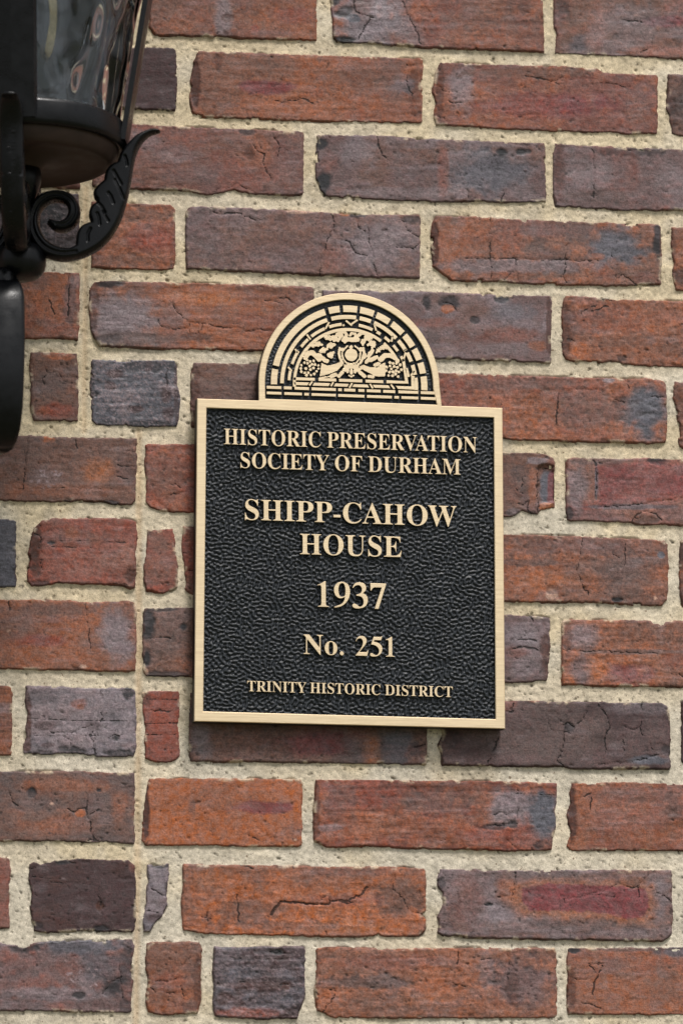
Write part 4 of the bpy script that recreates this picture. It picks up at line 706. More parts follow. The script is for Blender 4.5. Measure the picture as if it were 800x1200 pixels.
# lettering ---------------------------------------------------------
GL = {"A":[650,[[[55,0,-13,0,-13,9],[-13,18,-13,27,6,27],[22,33,35,45,48,57],[60,79,73,111,151,305],[229,500,307,694,316,694],[325,693,334,693,413,505],[493,317,572,129,587,93],[601,67,612,51,623,35],[639,27,660,27,660,18],[660,9,660,0,554,0],[447,0,341,0,341,9],[341,18,341,27,395,27],[422,41,422,68,422,77],[417,95,406,121,396,146],[386,172,376,197,302,197],[228,197,154,197,142,166],[129,136,117,105,115,100],[114,95,113,88,112,81],[111,75,111,72,111,42],[135,27,184,27,186,27],[188,27,190,27,190,18],[190,9,190,0,122,0]],[[200,318,169,239,233,239],[296,239,360,239,328,318],[295,396,263,475,232,396]]]],"C":[697,[[[503,-16,382,-16,315,-16],[256,-1,205,30,153,60],[112,102,83,156,54,209],[39,271,39,340,39,409],[54,470,84,523,113,576],[154,617,207,648,259,678],[319,693,386,693,431,693],[485,680,547,655,557,650],[567,648,577,648,602,648],[617,663,624,693,633,693],[641,693,650,693,650,615],[650,537,650,459,642,459],[633,459,625,459,602,521],[571,570,531,606,490,642],[445,660,395,660,274,660],[214,552,214,337,214,136],[281,35,414,35,454,35],[494,45,533,67,572,88],[607,118,638,158,647,149],[657,141,666,132,597,33]]]],"D":[738,[[[133,0,30,0,30,9],[30,17,30,26,61,27],[83,33,94,44,105,55],[110,77,110,111,110,260],[110,408,110,557,110,596],[104,622,91,635,78,647],[55,653,22,653,22,661],[22,670,22,678,125,678],[227,678,330,678,450,678],[541,649,604,590,666,531],[697,448,697,339,697,113],[578,0,340,0,237,0]],[[306,36,331,36,396,36],[445,61,476,112,507,162],[522,238,522,341,522,544],[459,645,332,645,307,645],[290,640,282,631,275,621],[271,602,271,573,271,418],[271,262,271,107,271,79],[275,60,282,51,290,41]]]],"E":[658,[[[214,0,21,0,21,8],[21,17,21,25,56,25],[80,31,93,44,106,57],[112,81,112,116,112,260],[112,405,112,549,112,592],[106,621,93,634,80,647],[57,653,24,653,24,661],[24,670,24,678,214,678],[404,678,594,678,594,611],[594,543,594,476,586,476],[579,476,571,476,563,538],[542,581,507,605,471,629],[418,641,345,641,324,641],[308,640,298,638,287,635],[280,629,277,621,274,612],[272,597,272,578,272,507],[272,437,272,366,277,366],[283,366,288,366,333,366],[365,378,386,401,407,424],[421,461,429,514,437,514],[445,514,453,514,453,401],[453,289,453,176,445,176],[436,176,428,176,425,216],[417,247,407,270,396,293],[380,309,359,318,338,327],[310,331,276,331,275,331],[273,331,272,331,272,254],[272,177,272,100,272,75],[277,59,286,52,295,45],[314,41,343,41,392,41],[433,47,467,58,500,69],[529,86,552,112,575,137],[595,170,612,213,621,213],[631,213,640,213,626,142],[613,71,599,0,406,0]]]],"F":[602,[[[143,0,23,0,23,9],[23,17,23,26,58,29],[81,37,93,50,105,63],[111,88,111,125,111,269],[111,414,111,558,111,594],[105,618,92,630,79,642],[55,650,21,653,21,661],[21,670,21,678,209,678],[398,678,586,678,586,611],[586,543,586,476,578,476],[570,476,562,476,555,517],[544,550,529,574,514,598],[491,615,462,626,432,637],[392,642,342,642,323,642],[308,641,298,640,287,638],[280,634,277,627,273,620],[271,609,271,593,271,518],[271,443,271,368,275,368],[279,368,283,368,327,368],[360,380,381,403,402,426],[416,463,423,516,432,516],[441,516,450,516,450,403],[450,289,450,176,441,176],[433,176,424,176,417,235],[403,276,382,299,361,322],[327,333,281,333,278,333],[274,333,271,333,271,262],[271,191,271,120,271,96],[274,77,280,64,285,50],[296,40,312,35,328,30],[351,27,382,26,382,17],[382,9,382,0,262,0]]]],"H":[779,[[[135,0,23,0,23,9],[23,17,23,26,58,27],[81,34,93,47,105,60],[111,84,111,120,111,268],[111,416,111,564,111,596],[105,618,93,631,80,644],[57,651,24,653,24,661],[24,670,24,678,136,678],[248,678,360,678,360,670],[360,661,360,653,335,651],[317,648,304,643,291,638],[283,630,278,618,273,606],[271,588,271,564,271,500],[271,437,271,373,350,373],[430,373,509,373,509,437],[509,500,509,564,509,588],[507,606,502,618,498,630],[490,638,477,643,464,648],[445,651,420,653,420,661],[420,670,420,678,532,678],[643,678,755,678,755,670],[755,661,755,653,720,650],[697,643,686,632,675,620],[669,597,669,564,669,416],[669,268,669,120,669,87],[675,63,687,49,698,35],[721,27,755,26,755,17],[755,9,755,0,643,0],[532,0,420,0,420,9],[420,17,420,26,454,27],[477,34,490,46,503,57],[509,82,509,120,509,190],[509,259,509,329,430,329],[350,329,271,329,271,259],[271,190,271,120,271,84],[277,60,289,47,301,34],[325,27,360,26,360,17],[360,9,360,0,248,0]]]],"I":[388,[[[135,0,20,0,20,9],[20,17,20,26,53,29],[77,37,91,48,105,59],[112,81,112,112,112,267],[112,421,112,576,112,607],[106,627,94,637,82,646],[57,652,20,653,20,661],[20,670,20,678,135,678],[249,678,364,678,364,670],[364,661,364,653,329,652],[305,646,292,637,278,627],[272,607,272,576,272,422],[272,269,272,115,272,94],[274,78,279,66,284,54],[293,45,307,39,320,33],[340,29,366,26,366,17],[366,9,366,0,251,0]]]],"M":[944,[[[98,0,21,0,21,9],[21,17,21,26,54,27],[78,34,92,47,105,60],[112,83,112,118,112,268],[112,419,112,569,112,591],[110,608,105,619,100,630],[92,639,79,644,65,649],[47,652,22,653,22,661],[22,670,22,678,106,678],[191,678,275,678,341,523],[406,367,472,212,538,367],[603,523,669,678,752,678],[836,678,919,678,919,670],[919,661,919,653,887,650],[865,643,853,630,840,617],[834,595,834,563,834,418],[834,272,834,127,834,99],[836,78,841,64,846,49],[854,39,866,35,878,30],[895,27,918,26,918,17],[918,9,918,0,808,0],[699,0,589,0,589,9],[589,17,589,26,613,28],[631,32,644,37,657,42],[665,52,670,66,675,79],[677,99,677,124,677,281],[677,437,677,594,594,396],[512,198,429,0,420,0],[411,0,402,0,320,193],[239,386,157,579,157,426],[157,272,157,119,157,81],[164,56,178,44,192,32],[217,26,252,26,252,17],[252,9,252,0,175,0]]]],"N":[735,[[[609,-16,600,-16,453,163],[306,342,159,521,159,386],[159,252,159,117,159,82],[165,58,177,46,188,34],[212,27,248,26,248,17],[248,9,248,0,174,0],[101,0,27,0,27,9],[27,17,27,26,50,27],[68,30,81,35,93,40],[101,49,106,62,111,75],[113,93,113,117,113,271],[113,424,113,578,79,620],[59,642,54,645,47,648],[38,651,27,653,27,661],[27,670,27,678,96,678],[164,678,233,678,349,536],[466,393,582,251,582,355],[582,458,582,562,582,586],[580,604,575,617,570,629],[562,638,549,643,536,648],[518,651,493,653,493,661],[493,670,493,678,567,678],[640,678,714,678,714,670],[714,661,714,653,679,652],[656,645,645,633,634,620],[628,596,628,561,628,369],[628,176,628,-16,619,-16]]]],"O":[782,[[[439,-16,388,-16,339,-16],[293,-7,251,11,209,29],[172,54,141,86,109,118],[84,156,67,199,50,242],[41,289,41,339,41,389],[50,436,67,479,84,522],[109,559,141,592,173,624],[210,649,254,667,296,685],[344,694,395,694,444,694],[490,685,532,668,574,650],[611,625,642,594,673,562],[698,524,716,481,733,438],[742,390,742,339,742,289],[733,242,716,199,698,156],[673,118,641,86,609,54],[572,29,529,11,486,-7]],[[339,18,394,18,508,18],[565,125,565,339,565,444],[549,524,518,579,486,633],[442,660,387,660,273,660],[216,553,216,339,216,234],[232,155,264,100,296,45]]]],"P":[622,[[[135,0,23,0,23,9],[23,17,23,26,58,27],[81,34,93,47,105,60],[111,84,111,120,111,268],[111,416,111,564,111,596],[105,618,93,631,80,644],[57,651,24,653,24,661],[24,670,24,678,122,678],[220,678,318,678,403,678],[464,670,500,655,534,640],[561,619,580,592,599,565],[609,532,609,494,609,437],[588,392,546,358,504,323],[442,306,360,306,330,306],[301,306,271,306,271,244],[271,182,271,120,271,84],[277,60,289,47,301,34],[325,27,360,26,360,17],[360,9,360,0,248,0]],[[271,426,271,342,281,342],[290,342,300,342,349,342],[384,353,405,376,425,399],[435,437,435,490,435,542],[427,580,410,605,393,630],[363,642,322,642,302,642],[289,638,282,631,275,624],[271,611,271,593,271,509]]]],"R":[704,[[[135,0,23,0,23,9],[23,17,23,26,58,27],[81,34,93,47,105,60],[111,84,111,120,111,268],[111,416,111,564,111,596],[105,618,93,631,80,644],[57,651,24,653,24,661],[24,670,24,678,124,678],[223,678,323,678,423,678],[498,663,547,634,596,605],[621,559,621,498,621,415],[570,360,469,333,527,247],[585,161,643,75,654,58],[665,46,674,38,683,30],[695,26,712,26,713,26],[714,26,715,26,715,17],[715,9,715,0,645,0],[574,0,504,0,436,105],[368,211,300,316,290,316],[281,316,271,316,271,251],[271,185,271,120,271,84],[277,60,289,47,301,34],[325,27,360,26,360,17],[360,9,360,0,248,0]],[[271,423,271,348,282,348],[292,348,303,348,355,348],[393,360,417,385,440,409],[452,447,452,500,452,595],[413,642,334,642,307,642],[290,638,282,629,275,620],[271,602,271,574,271,499]]]],"S":[581,[[[73,-16,64,-16,64,68],[64,151,64,235,74,235],[83,235,93,235,109,162],[133,109,166,74,199,39],[241,22,293,22,331,22],[361,33,383,54,404,75],[415,101,415,133,415,177],[388,212,335,238,304,253],[273,269,242,284,184,313],[141,343,115,376,88,409],[74,448,74,494,74,535],[83,570,100,600,117,629],[141,652,172,669,202,686],[236,694,275,694,295,694],[317,692,342,687,366,682],[392,676,420,667,425,666],[430,664,434,664,438,663],[442,662,446,662,463,662],[474,673,477,694,486,694],[496,694,505,694,505,621],[505,548,505,475,497,475],[488,475,480,475,471,512],[456,545,437,573,418,601],[395,623,370,639,344,654],[317,662,289,662,255,662],[228,653,208,635,188,617],[178,594,178,566,178,540],[187,518,204,501,221,484],[247,467,281,451,313,436],[345,421,377,406,418,387],[449,368,473,347,495,326],[512,304,521,280,530,256],[535,229,535,198,535,155],[525,118,505,86,484,54],[455,29,418,12,381,-6],[337,-15,286,-15,269,-15],[253,-14,236,-12,219,-9],[203,-5,187,1,170,7],[157,11,147,14,136,17],[129,18,126,18,115,18],[108,15,103,11,98,5],[94,-3,91,-16,82,-16]]]],"T":[630,[[[254,0,137,0,137,9],[137,17,137,26,173,26],[198,33,212,46,225,59],[232,84,232,120,232,295],[232,470,232,645,229,645],[225,645,222,645,169,645],[128,630,97,601,66,571],[48,528,43,473,34,473],[25,473,16,473,16,541],[16,610,16,678,214,678],[413,678,611,678,611,609],[611,541,611,472,603,472],[594,472,586,472,575,587],[513,645,400,645,397,645],[395,645,392,645,392,470],[392,295,392,120,392,83],[398,58,412,45,425,32],[450,26,488,26,488,17],[488,9,488,0,371,0]]]],"U":[733,[[[458,-19,369,-19,277,-19],[211,1,170,43,129,83],[109,146,109,231,109,342],[109,453,109,564,109,596],[103,618,91,631,78,644],[55,651,22,653,22,661],[22,670,22,678,134,678],[246,678,358,678,358,670],[358,661,358,653,333,651],[315,648,302,643,289,638],[280,630,275,618,271,606],[269,588,269,564,269,445],[269,327,269,208,269,149],[280,105,303,77,325,47],[360,33,409,33,526,33],[584,101,584,237,584,346],[584,454,584,563,584,596],[578,618,565,631,552,643],[527,650,489,653,489,661],[489,670,489,678,561,678],[634,678,706,678,706,670],[706,661,706,653,675,649],[655,641,645,628,634,615],[629,593,629,563,629,465],[629,368,629,270,629,167],[608,93,566,48,523,3]]]],"V":[637,[[[325,-19,316,-19,233,176],[149,372,66,567,55,591],[45,611,34,626,23,641],[4,650,-21,653,-21,661],[-21,670,-21,678,91,678],[202,678,314,678,314,670],[314,661,314,653,283,653],[261,650,248,644,234,637],[227,626,227,610,227,600],[231,584,240,563,288,446],[337,330,385,213,429,329],[474,446,518,562,525,580],[528,596,528,609,528,626],[522,637,509,643,495,649],[474,652,445,653,445,661],[445,670,445,678,516,678],[587,678,658,678,658,670],[658,661,658,653,637,653],[621,647,608,637,595,626],[582,603,569,570,493,374],[418,177,342,-19,333,-19]]]],"W":[910,[[[264,-16,254,-16,185,184],[117,385,48,585,40,608],[32,625,23,636,14,647],[-2,652,-23,653,-23,661],[-23,670,-23,678,74,678],[172,678,269,678,269,670],[269,661,269,653,248,652],[232,649,223,643,214,637],[209,626,209,611,209,597],[213,578,220,555,257,446],[295,337,332,228,371,327],[409,426,448,525,441,548],[433,571,426,594,419,617],[409,632,398,640,387,647],[368,651,341,653,341,661],[341,670,341,678,445,678],[550,678,654,678,654,670],[654,661,654,653,608,653],[585,640,585,613,585,605],[588,592,594,575,631,466],[669,356,706,247,739,348],[772,449,805,550,813,574],[817,592,817,605,817,622],[812,634,801,641,790,648],[773,652,749,653,749,661],[749,670,749,678,809,678],[869,678,929,678,929,670],[929,661,929,653,910,650],[895,641,885,627,875,613],[865,592,856,565,792,371],[728,178,664,-16,655,-16],[646,-16,637,-16,581,143],[526,301,470,460,408,301],[345,143,283,-16,273,-16]]]],"Y":[634,[[[263,0,151,0,151,9],[151,17,151,26,186,27],[209,34,221,47,233,60],[239,84,239,120,239,169],[239,217,239,266,182,369],[126,473,69,576,51,609],[35,631,21,639,14,643],[8,646,1,648,-6,650],[-13,651,-20,652,-20,661],[-20,669,-20,678,89,678],[199,678,308,678,308,669],[308,661,308,652,302,652],[297,652,291,652,273,652],[259,649,248,644,237,638],[232,630,232,620,232,611],[236,598,244,583,286,501],[328,418,370,336,412,406],[454,475,496,545,511,570],[519,591,519,607,519,637],[494,652,444,652,442,652],[441,652,439,652,439,661],[439,669,439,678,511,678],[582,678,654,678,654,669],[654,661,654,652,637,650],[622,643,609,632,596,621],[583,604,570,583,513,490],[456,396,399,303,399,242],[399,181,399,120,399,84],[405,60,417,47,429,34],[453,27,488,26,488,17],[488,9,488,0,376,0]]]],"o":[501,[[[294,-15,251,-15,207,-15],[168,-4,135,17,101,38],[75,67,56,105,37,142],[28,183,28,229,28,276],[37,319,56,356,75,393],[101,422,135,443,168,464],[207,474,250,474,293,474],[332,464,365,443,398,422],[425,394,444,357,463,320],[472,278,472,229,472,181],[463,139,444,102,425,65],[398,37,366,16,333,-5]],[[223,17,251,17,279,17],[299,31,311,58,317,71],[321,92,324,121,326,150],[327,186,327,229,327,317],[321,375,309,403,297,431],[278,445,251,445,222,445],[202,431,191,403,180,374],[174,317,174,230,174,187],[175,151,178,122,181,93],[185,71,191,58,203,31]]]],".":[219,[[[142,111,109,111,76,111],[49,84,49,51,49,18],[76,-9,109,-9,142,-9],[169,18,169,51,169,84]]]],"-":[323,[[[283,236,283,267,202,267],[121,267,40,267,40,236],[40,205,40,174,121,174],[202,174,283,174,283,205]]]]}
def bez(sp, n=5):
    out = []; m = len(sp)
    for i in range(m):
        a, b = sp[i], sp[(i + 1) % m]; p0, p1, p2, p3 = a[2:4], a[4:6], b[0:2], b[2:4]
        straight = abs((p1[0]-p0[0])*(p3[1]-p0[1])-(p1[1]-p0[1])*(p3[0]-p0[0])) < 300 and abs((p2[0]-p0[0])*(p3[1]-p0[1])-(p2[1]-p0[1])*(p3[0]-p0[0])) < 300
        for k in range(1 if straight else n):
            t = k / n; u = 1 - t
            out.append(tuple(u**3*p0[j] + 3*u*u*t*p1[j] + 3*u*t*t*p2[j] + t**3*p3[j] for j in (0, 1)))
    return out
GLYPH = {k: (v[0], [bez(s) for s in v[1]]) for k, v in GL.items() if k not in '.-'}
c = 1
GLYPH['.'] = (250, [spline([(125 + 72 * math.cos(a), 62 + 72 * math.sin(a)) for a in np.linspace(0, 6.283, 9)[:-1]], 3)])
GLYPH['-'] = (333, [[(44, 175), (287, 175), (287, 262), (44, 262)]])
GLYPH['1'] = (500, [spline([(66, 568, c), (70, 588, c), (150, 622), (258, 688, c), (300, 688, c), (300, 100, c), (318, 40), (385, 20, c), (388, 0, c), (78, 0, c), (80, 20, c), (152, 40), (172, 100, c), (172, 520, c), (160, 566), (120, 580)], 4)])
GLYPH['7'] = (500, [spline([(34, 676, c), (476, 676, c), (476, 652, c), (262, -14, c), (150, -14, c), (352, 566, c), (160, 566, c), (104, 540), (62, 470, c), (38, 478, c)], 4)])
GLYPH['9'] = (500, [spline([(34, -12, c), (180, 14), (325, 95), (436, 245), (474, 425), (438, 592), (350, 668), (250, 690), (132, 662), (50, 580), (24, 462), (52, 340), (130, 264), (224, 244), (330, 284, c), (300, 180), (220, 90), (30, 12, c)], 5),
                    spline([(246, 654), (184, 610), (152, 500), (166, 360), (212, 292), (268, 290), (322, 320), (342, 420), (336, 540), (302, 630)], 5)])
GLYPH['3'] = (500, [spline([(36, 542, c), (92, 640), (170, 682), (262, 690), (370, 656), (420, 572), (408, 480), (334, 400, c), (430, 340), (468, 240), (446, 118), (362, 24), (226, -14), (96, -8), (34, 44), (52, 100), (110, 112), (176, 74), (250, 32), (318, 72), (346, 150), (330, 240), (272, 304), (140, 330, c), (140, 350, c), (238, 386), (292, 450), (296, 530), (258, 592), (190, 612), (116, 588), (58, 530, c)], 4)])
GLYPH['2'] = (500, [spline([(28, 500, c), (70, 606), (140, 668), (236, 690), (342, 662), (404, 588), (408, 490), (360, 380), (262, 256), (158, 128, c), (350, 128, c), (410, 142), (450, 206, c), (474, 202, c), (432, 0, c), (22, 0, c), (22, 18, c), (160, 184), (240, 320), (278, 440), (266, 540), (214, 598), (140, 600), (82, 560), (50, 492, c)], 5)])
GLYPH['5'] = (500, [spline([(150, 676, c), (400, 676, c), (440, 704, c), (456, 700, c), (412, 560, c), (178, 560, c), (160, 502, c), (262, 484), (372, 434), (444, 346), (456, 232), (412, 110), (306, 18), (178, -14), (68, -6), (24, 46), (46, 98), (104, 104), (164, 66), (230, 36), (298, 74), (336, 150), (328, 250), (270, 334), (184, 382), (62, 404, c)], 4)])
KERN = {'VA': -70, 'AT': -50, 'TY': 0, 'AV': -70, 'P-': -20, '-C': -10, 'RV': -20, 'OW': -10, 'AH': 0, 'No': 0, 'HO': 0}
def text(s, x0, y0, x1, y1, cap_px, space=250, thin=0.0, em=688.0, bev=0.30):
    """baseline from (x0, y0) to (x1, y1) in photo pixels, letters cap_px tall"""
    pen = 0; lay = []
    for k, ch in enumerate(s):
        if ch == ' ': pen += space; continue
        lay.append((ch, pen)); pen += GLYPH[ch][0] + KERN.get(s[k:k + 2], 0)
    left = min(p[0] for p in GLYPH[s[0]][1][0]); lst, lp = lay[-1]; right = lp + max(p[0] for L in GLYPH[lst][1] for p in L)
    sc = (x1 - x0) / (right - left); sl = (y1 - y0) / (x1 - x0); vs = cap_px / em
    for ch, p in lay:
        loops = []
        for L in GLYPH[ch][1]:
            Q = []
            for gx, gy in L:
                u = (p + gx - left) * sc; v = gy * vs; Q.append((x0 + u + v * -0.004, y0 + u * sl - v))
            loops.append(Q)
        solid('letter', loops, DF - 0.1, 4.6, bev, plaque)
text('HISTORIC PRESERVATION', 262.6, 520.4, 558.6, 530.6, 18.4)
text('SOCIETY OF DURHAM', 281.8, 548.2, 539.4, 556.4, 18.4)
text('SHIPP-CAHOW', 287.0, 609.0, 534.6, 617.2, 24.2)
text('HOUSE', 351.6, 649.4, 470.6, 653.0, 24.2)
text('1937', 372.0, 711.0, 452.4, 713.4, 30.0)
text('No. 251', 355.6, 766.4, 462.4, 769.8, 23.2, space=330)
text('TRINITY HISTORIC DISTRICT', 289.8, 810.0, 530.2, 817.0, 12.4, bev=0.2)
flush_jobs()
# ------------------------------------------------------------------ wall lantern
DL = 262.0
ax = at(25.0, 190.0, DL)                               # a point on the lantern's axis
AX = Vector((float(ax[0]), float(ax[1]), float(ax[2])))
depthf = (AX - CAM).dot(FWD); MP = depthf / FPX         # metres per photo pixel there
lantern = empty('wall_lantern', (AX.x, AX.y, float(on_plane(25.0, 330.0, AX, (0, 1, 0))[2])))
tag(lantern, 'black iron wall lantern with rippled glass and leaf scrolls, seen from below at top left', 'lantern')
def zat(y): return float(on_plane(25.0, float(y), AX, (0, 1, 0))[2])
def lathe(name, prof, mat, n=96, parent=None, closed=False, AX=AX):   # prof: (radius px, photo y)
    V = []; 
    for r, y in prof:
        z = zat(y)
        for k in range(n):
            a = 2 * math.pi * k / n; V.append((AX.x + r * MP * math.cos(a), AX.y + r * MP * math.sin(a), z))
    F = []; m = len(prof)
    for i in range(m if closed else m - 1):
        j = (i + 1) % m
        for k in range(n): F.append((i * n + k, i * n + (k + 1) % n, j * n + (k + 1) % n, j * n + k))
    return mobj(name, V, np.array(F), parent or lantern, mat, True)
# base ring, pan and column
lathe('base_ring', [(112, 150), (118, 147), (121.5, 149), (122.5, 152), (122.5, 172), (121, 176), (117, 178), (113, 176), (112, 172)], IRON, closed=True)
lathe('pan', [(114, 166), (114, 176), (112, 182), (108, 189), (104, 193), (100, 194), (97, 192), (60, 190), (30, 193), (22, 200), (19, 206)], PAN)
lathe('column', [(1, 196), (23, 198), (24, 206), (24, 212), (22, 220), (19, 228), (16, 235), (10, 243), (7.4, 251), (7, 260), (7.6, 269), (10, 276), (11, 279), (10.4, 281), (14, 284), (20, 287.5), (26.5, 293), (29.4, 300), (30, 308), (28.6, 316), (25, 322), (20, 326), (14, 328), (1, 329)], IRON, 64)
lathe('collar', [(1, 322), (11, 323), (14, 326), (15, 333), (16, 341), (21, 346), (24, 350), (24.5, 356), (1, 358)], IRON, 48, AX=Vector(tuple(at(2.0, 338.0, 280.0))))
# rippled glass: inner and outer wall of a tapering shade
def rad(y): return 113.5 + (150 - y) * 0.165
gy = np.linspace(-330, 149, 190); ga = np.linspace(0, 2 * math.pi, 241)[:-1]
A_, Y_ = np.meshgrid(ga, gy)
NF['glassA'] = noise_field(1024 / 14, 190, 1024, 31, 0.5); NF['glassB'] = noise_field(1024 / 22, 60, 1024, 32, 0.5)
su = A_ / (2 * math.pi) * 1024
rip = 1.8 * N('glassA', su * 1.0, Y_) + 0.9 * N('glassB', su * 1.0, Y_, 0, 90)
def shell(R):
    z = np.array([zat(v) for v in gy])[:, None] + 0 * A_
    return np.stack([AX.x + R * MP * np.cos(A_), AX.y + R * MP * np.sin(A_), z], -1)
Ro = np.vectorize(rad)(Y_) + rip; Ri = np.vectorize(rad)(Y_) - 4.5 + 0.5 * N('glassB', su, Y_, 0, 400)
So, Si = shell(Ro), shell(Ri); m, n = A_.shape
V = np.concatenate([So.reshape(-1, 3), Si.reshape(-1, 3)]); id_ = np.arange(m * n).reshape(m, n); nx_ = np.roll(id_, -1, 1)
Fo = np.stack([id_[:-1], id_[1:], nx_[1:], nx_[:-1]], -1).reshape(-1, 4); Fi = Fo[:, ::-1] + m * n
top = np.stack([id_[0], nx_[0], nx_[0] + m * n, id_[0] + m * n], -1); bot = np.stack([id_[-1], id_[-1] + m * n, nx_[-1] + m * n, nx_[-1]], -1)
gg = NG('rippled_glass'); gg.b.inputs['Base Color'].default_value = (.80, .84, .87, 1); gg.b.inputs['Roughness'].default_value = .02; gg.b.inputs['IOR'].default_value = 1.5; gg.b.inputs['Transmission Weight'].default_value = 1
mobj('glass_shade', V, np.concatenate([Fo, Fi, top, bot]), lantern, gg.m, True)
lathe('candle_sleeve', [(1, 150), (12, 150), (12, -20), (10, -24), (1, -24)], mat_paint('ivory_card', lin((205, 190, 150)), .6), 32)
bu = NG('bulb_glass'); bu.b.inputs['Base Color'].default_value = (.9, .6, .25, 1); bu.b.inputs['Roughness'].default_value = .1; bu.b.inputs['Transmission Weight'].default_value = .6
lathe('bulb', [(6, -24), (9, -34), (17, -52), (20, -72), (16, -96), (8, -118), (1, -130)], bu.m, 32)
lathe('inner_cup', [(1, 149), (40, 148), (46, 138), (44, 134), (38, 142), (1, 143)], IRON, 48)
# top ring and roof (above the frame)
lathe('roof', [(186, -322), (196, -322), (205, -330), (205, -345), (190, -352), (150, -420), (110, -450), (60, -470), (18, -478), (12, -495), (20, -505), (12, -520), (1, -530)], IRON)
ang_c = math.atan2((AX - CAM).y, (AX - CAM).x); V = []; ys = np.linspace(-322, 148, 12)  # added unseen panel behind the glass, so the glass reads grey
for yy in ys:
    for r_ in (rad(yy) + 6.5, rad(yy) + 4.5):
        for k in range(33):
            a = ang_c + math.radians(-62 + 124 * k / 32); V.append((AX.x + r_ * MP * math.cos(a), AX.y + r_ * MP * math.sin(a), zat(yy)))
F = []
for i in range(11):
    for k in range(32):
        for o_ in (0, 33): F.append((i * 66 + o_ + k, i * 66 + o_ + k + 1, (i + 1) * 66 + o_ + k + 1, (i + 1) * 66 + o_ + k))
    for k in (0, 32): F.append((i * 66 + k, i * 66 + 33 + k, (i + 1) * 66 + 33 + k, (i + 1) * 66 + k))
mobj('added_glass_backing', V, np.array(F), lantern, mat_paint('dull_grey_backing', (.20, .21, .22), .3, .6, .5, 40), True)
PHI = math.radians(-13)
def radial_frame(ang): return Vector((math.cos(ang), math.sin(ang), 0)), Vector((-math.sin(ang), math.cos(ang), 0))
# four straps of the cage
for k in range(4):
    u_, t_ = radial_frame(PHI - math.pi / 2 * k); V = []; ys = np.linspace(-325, 172, 9)
    for yy in ys:
        r0 = (rad(yy) + 7.5); z = zat(yy)
        for rr_, hw in ((r0, 29), (r0, -29), (r0 + 6, -26), (r0 + 7.2, 0), (r0 + 6, 26)):
            V.append(Vector((AX.x, AX.y, z)) + u_ * rr_ * MP + t_ * hw * MP)
    F = []
    for i in range(8):
        for j in range(5): F.append((i * 5 + j, i * 5 + (j + 1) % 5, i * 5 + 5 + (j + 1) % 5, i * 5 + 5 + j))
    mobj('cage_strap', [tuple(v) for v in V], np.array(F), lantern, IRON, False)
# leaf scrolls: profile traced in its own vertical plane, thickened both ways
body = spline([(187, 154.5), (176, 158), (167, 166), (160, 178), (156, 193), (153, 212), (150, 228), (146, 243), (140, 260), (131, 276), (120, 288), (108, 296), (94, 302), (78, 305), (62, 303), (48, 296), (38, 283), (33.5, 268), (34, 252), (40, 238),
               (50, 229), (63, 225), (76, 226), (87, 232.5), (93, 244), (92.5, 256), (86, 266), (76, 271), (65, 269.5), (57, 262.5, 1), (59, 258.5, 1), (66, 260.5), (73, 260.5), (79, 256), (81.5, 248), (79, 240), (71, 236), (61, 236.5), (52, 242), (46.5, 251), (45.5, 263), (49, 275), (57, 285), (69, 291), (82, 292.5), (90, 289, 1),
               (91.5, 276), (96, 267.5), (103, 263.5), (108, 262, 1), (105.5, 252), (108.5, 243), (115, 238), (112, 233, 1), (111, 226), (116, 219), (123, 213, 1), (125, 203), (131, 195), (139, 191, 1), (143, 180), (150, 171), (160, 161), (172, 154.5), (181, 152.5)], 5)
X, Y = np.meshgrid(np.arange(30, 190, .5), np.arange(148, 309, .5))
d = sdf(X, Y, body) + 1.3; T = 13.0
prof = T * np.sqrt(np.clip(1 - (1 - np.clip(d / 5.0, 0, 1)) ** 2, 0, 1)) * (0.75 + 0.25 * sst(186, 160, X + (200 - Y) * .1))
spine = spline([(78, 298), (95, 296), (112, 286), (128, 268), (140, 246), (147, 222), (151, 198), (158, 178), (170, 162)], 4, closed=False)
for g_l in ([(150, 197), (149, 191), (147, 186)], [(143, 219), (138, 210), (134, 203)], [(134, 241), (131, 233), (128, 229)], [(124, 252), (120, 245), (115, 240)], [(118, 266), (117, 258), (115, 253)], [(104, 285), (104, 277), (107, 271)], [(146, 236), (140, 222), (136, 214)], [(128, 262), (124, 256), (122, 251)]):
    prof = prof - 2.0 * sst(2.6, 0.2, segd(X, Y, g_l)) * (d > 1)
rimg = spline([(90, 297), (70, 298), (52, 290), (41, 274), (39.5, 257), (46, 241), (60, 231), (75, 231.5), (86, 240), (87.5, 253), (79, 264), (67, 265)], 4, closed=False)
prof = prof - 1.8 * sst(2.8, .3, segd(X, Y, [(p[0] + .5, p[1] + .5) for p in rimg])) * (d > 1)
prof = np.where(d < 0.28, 0.4, np.maximum(prof, 0.4))
keep = d > -0.5
gyy, gxx = np.gradient(d, .5); snap = np.where(d < 0.28, d, 0); X = X - snap * gxx; Y = Y - snap * gyy
q = keep[:-1, :-1] & keep[1:, :-1] & keep[:-1, 1:] & keep[1:, 1:]
used = np.zeros(X.shape, bool); used[:-1, :-1] |= q; used[1:, :-1] |= q; used[:-1, 1:] |= q; used[1:, 1:] |= q
idx = np.full(X.shape, -1); idx[used] = np.arange(used.sum())
Fq = np.stack([idx[:-1, :-1][q], idx[1:, :-1][q], idx[1:, 1:][q], idx[:-1, 1:][q]], 1)
u0, t0 = radial_frame(PHI)
pw = on_plane(X[used], Y[used], AX, tuple(t0)); rel = pw - np.array(AX); R_ = rel @ np.array(u0); Z_ = rel[:, 2]; TH = prof[used] * MP
nv = len(R_); FF = np.concatenate([Fq, Fq[:, ::-1] + nv])
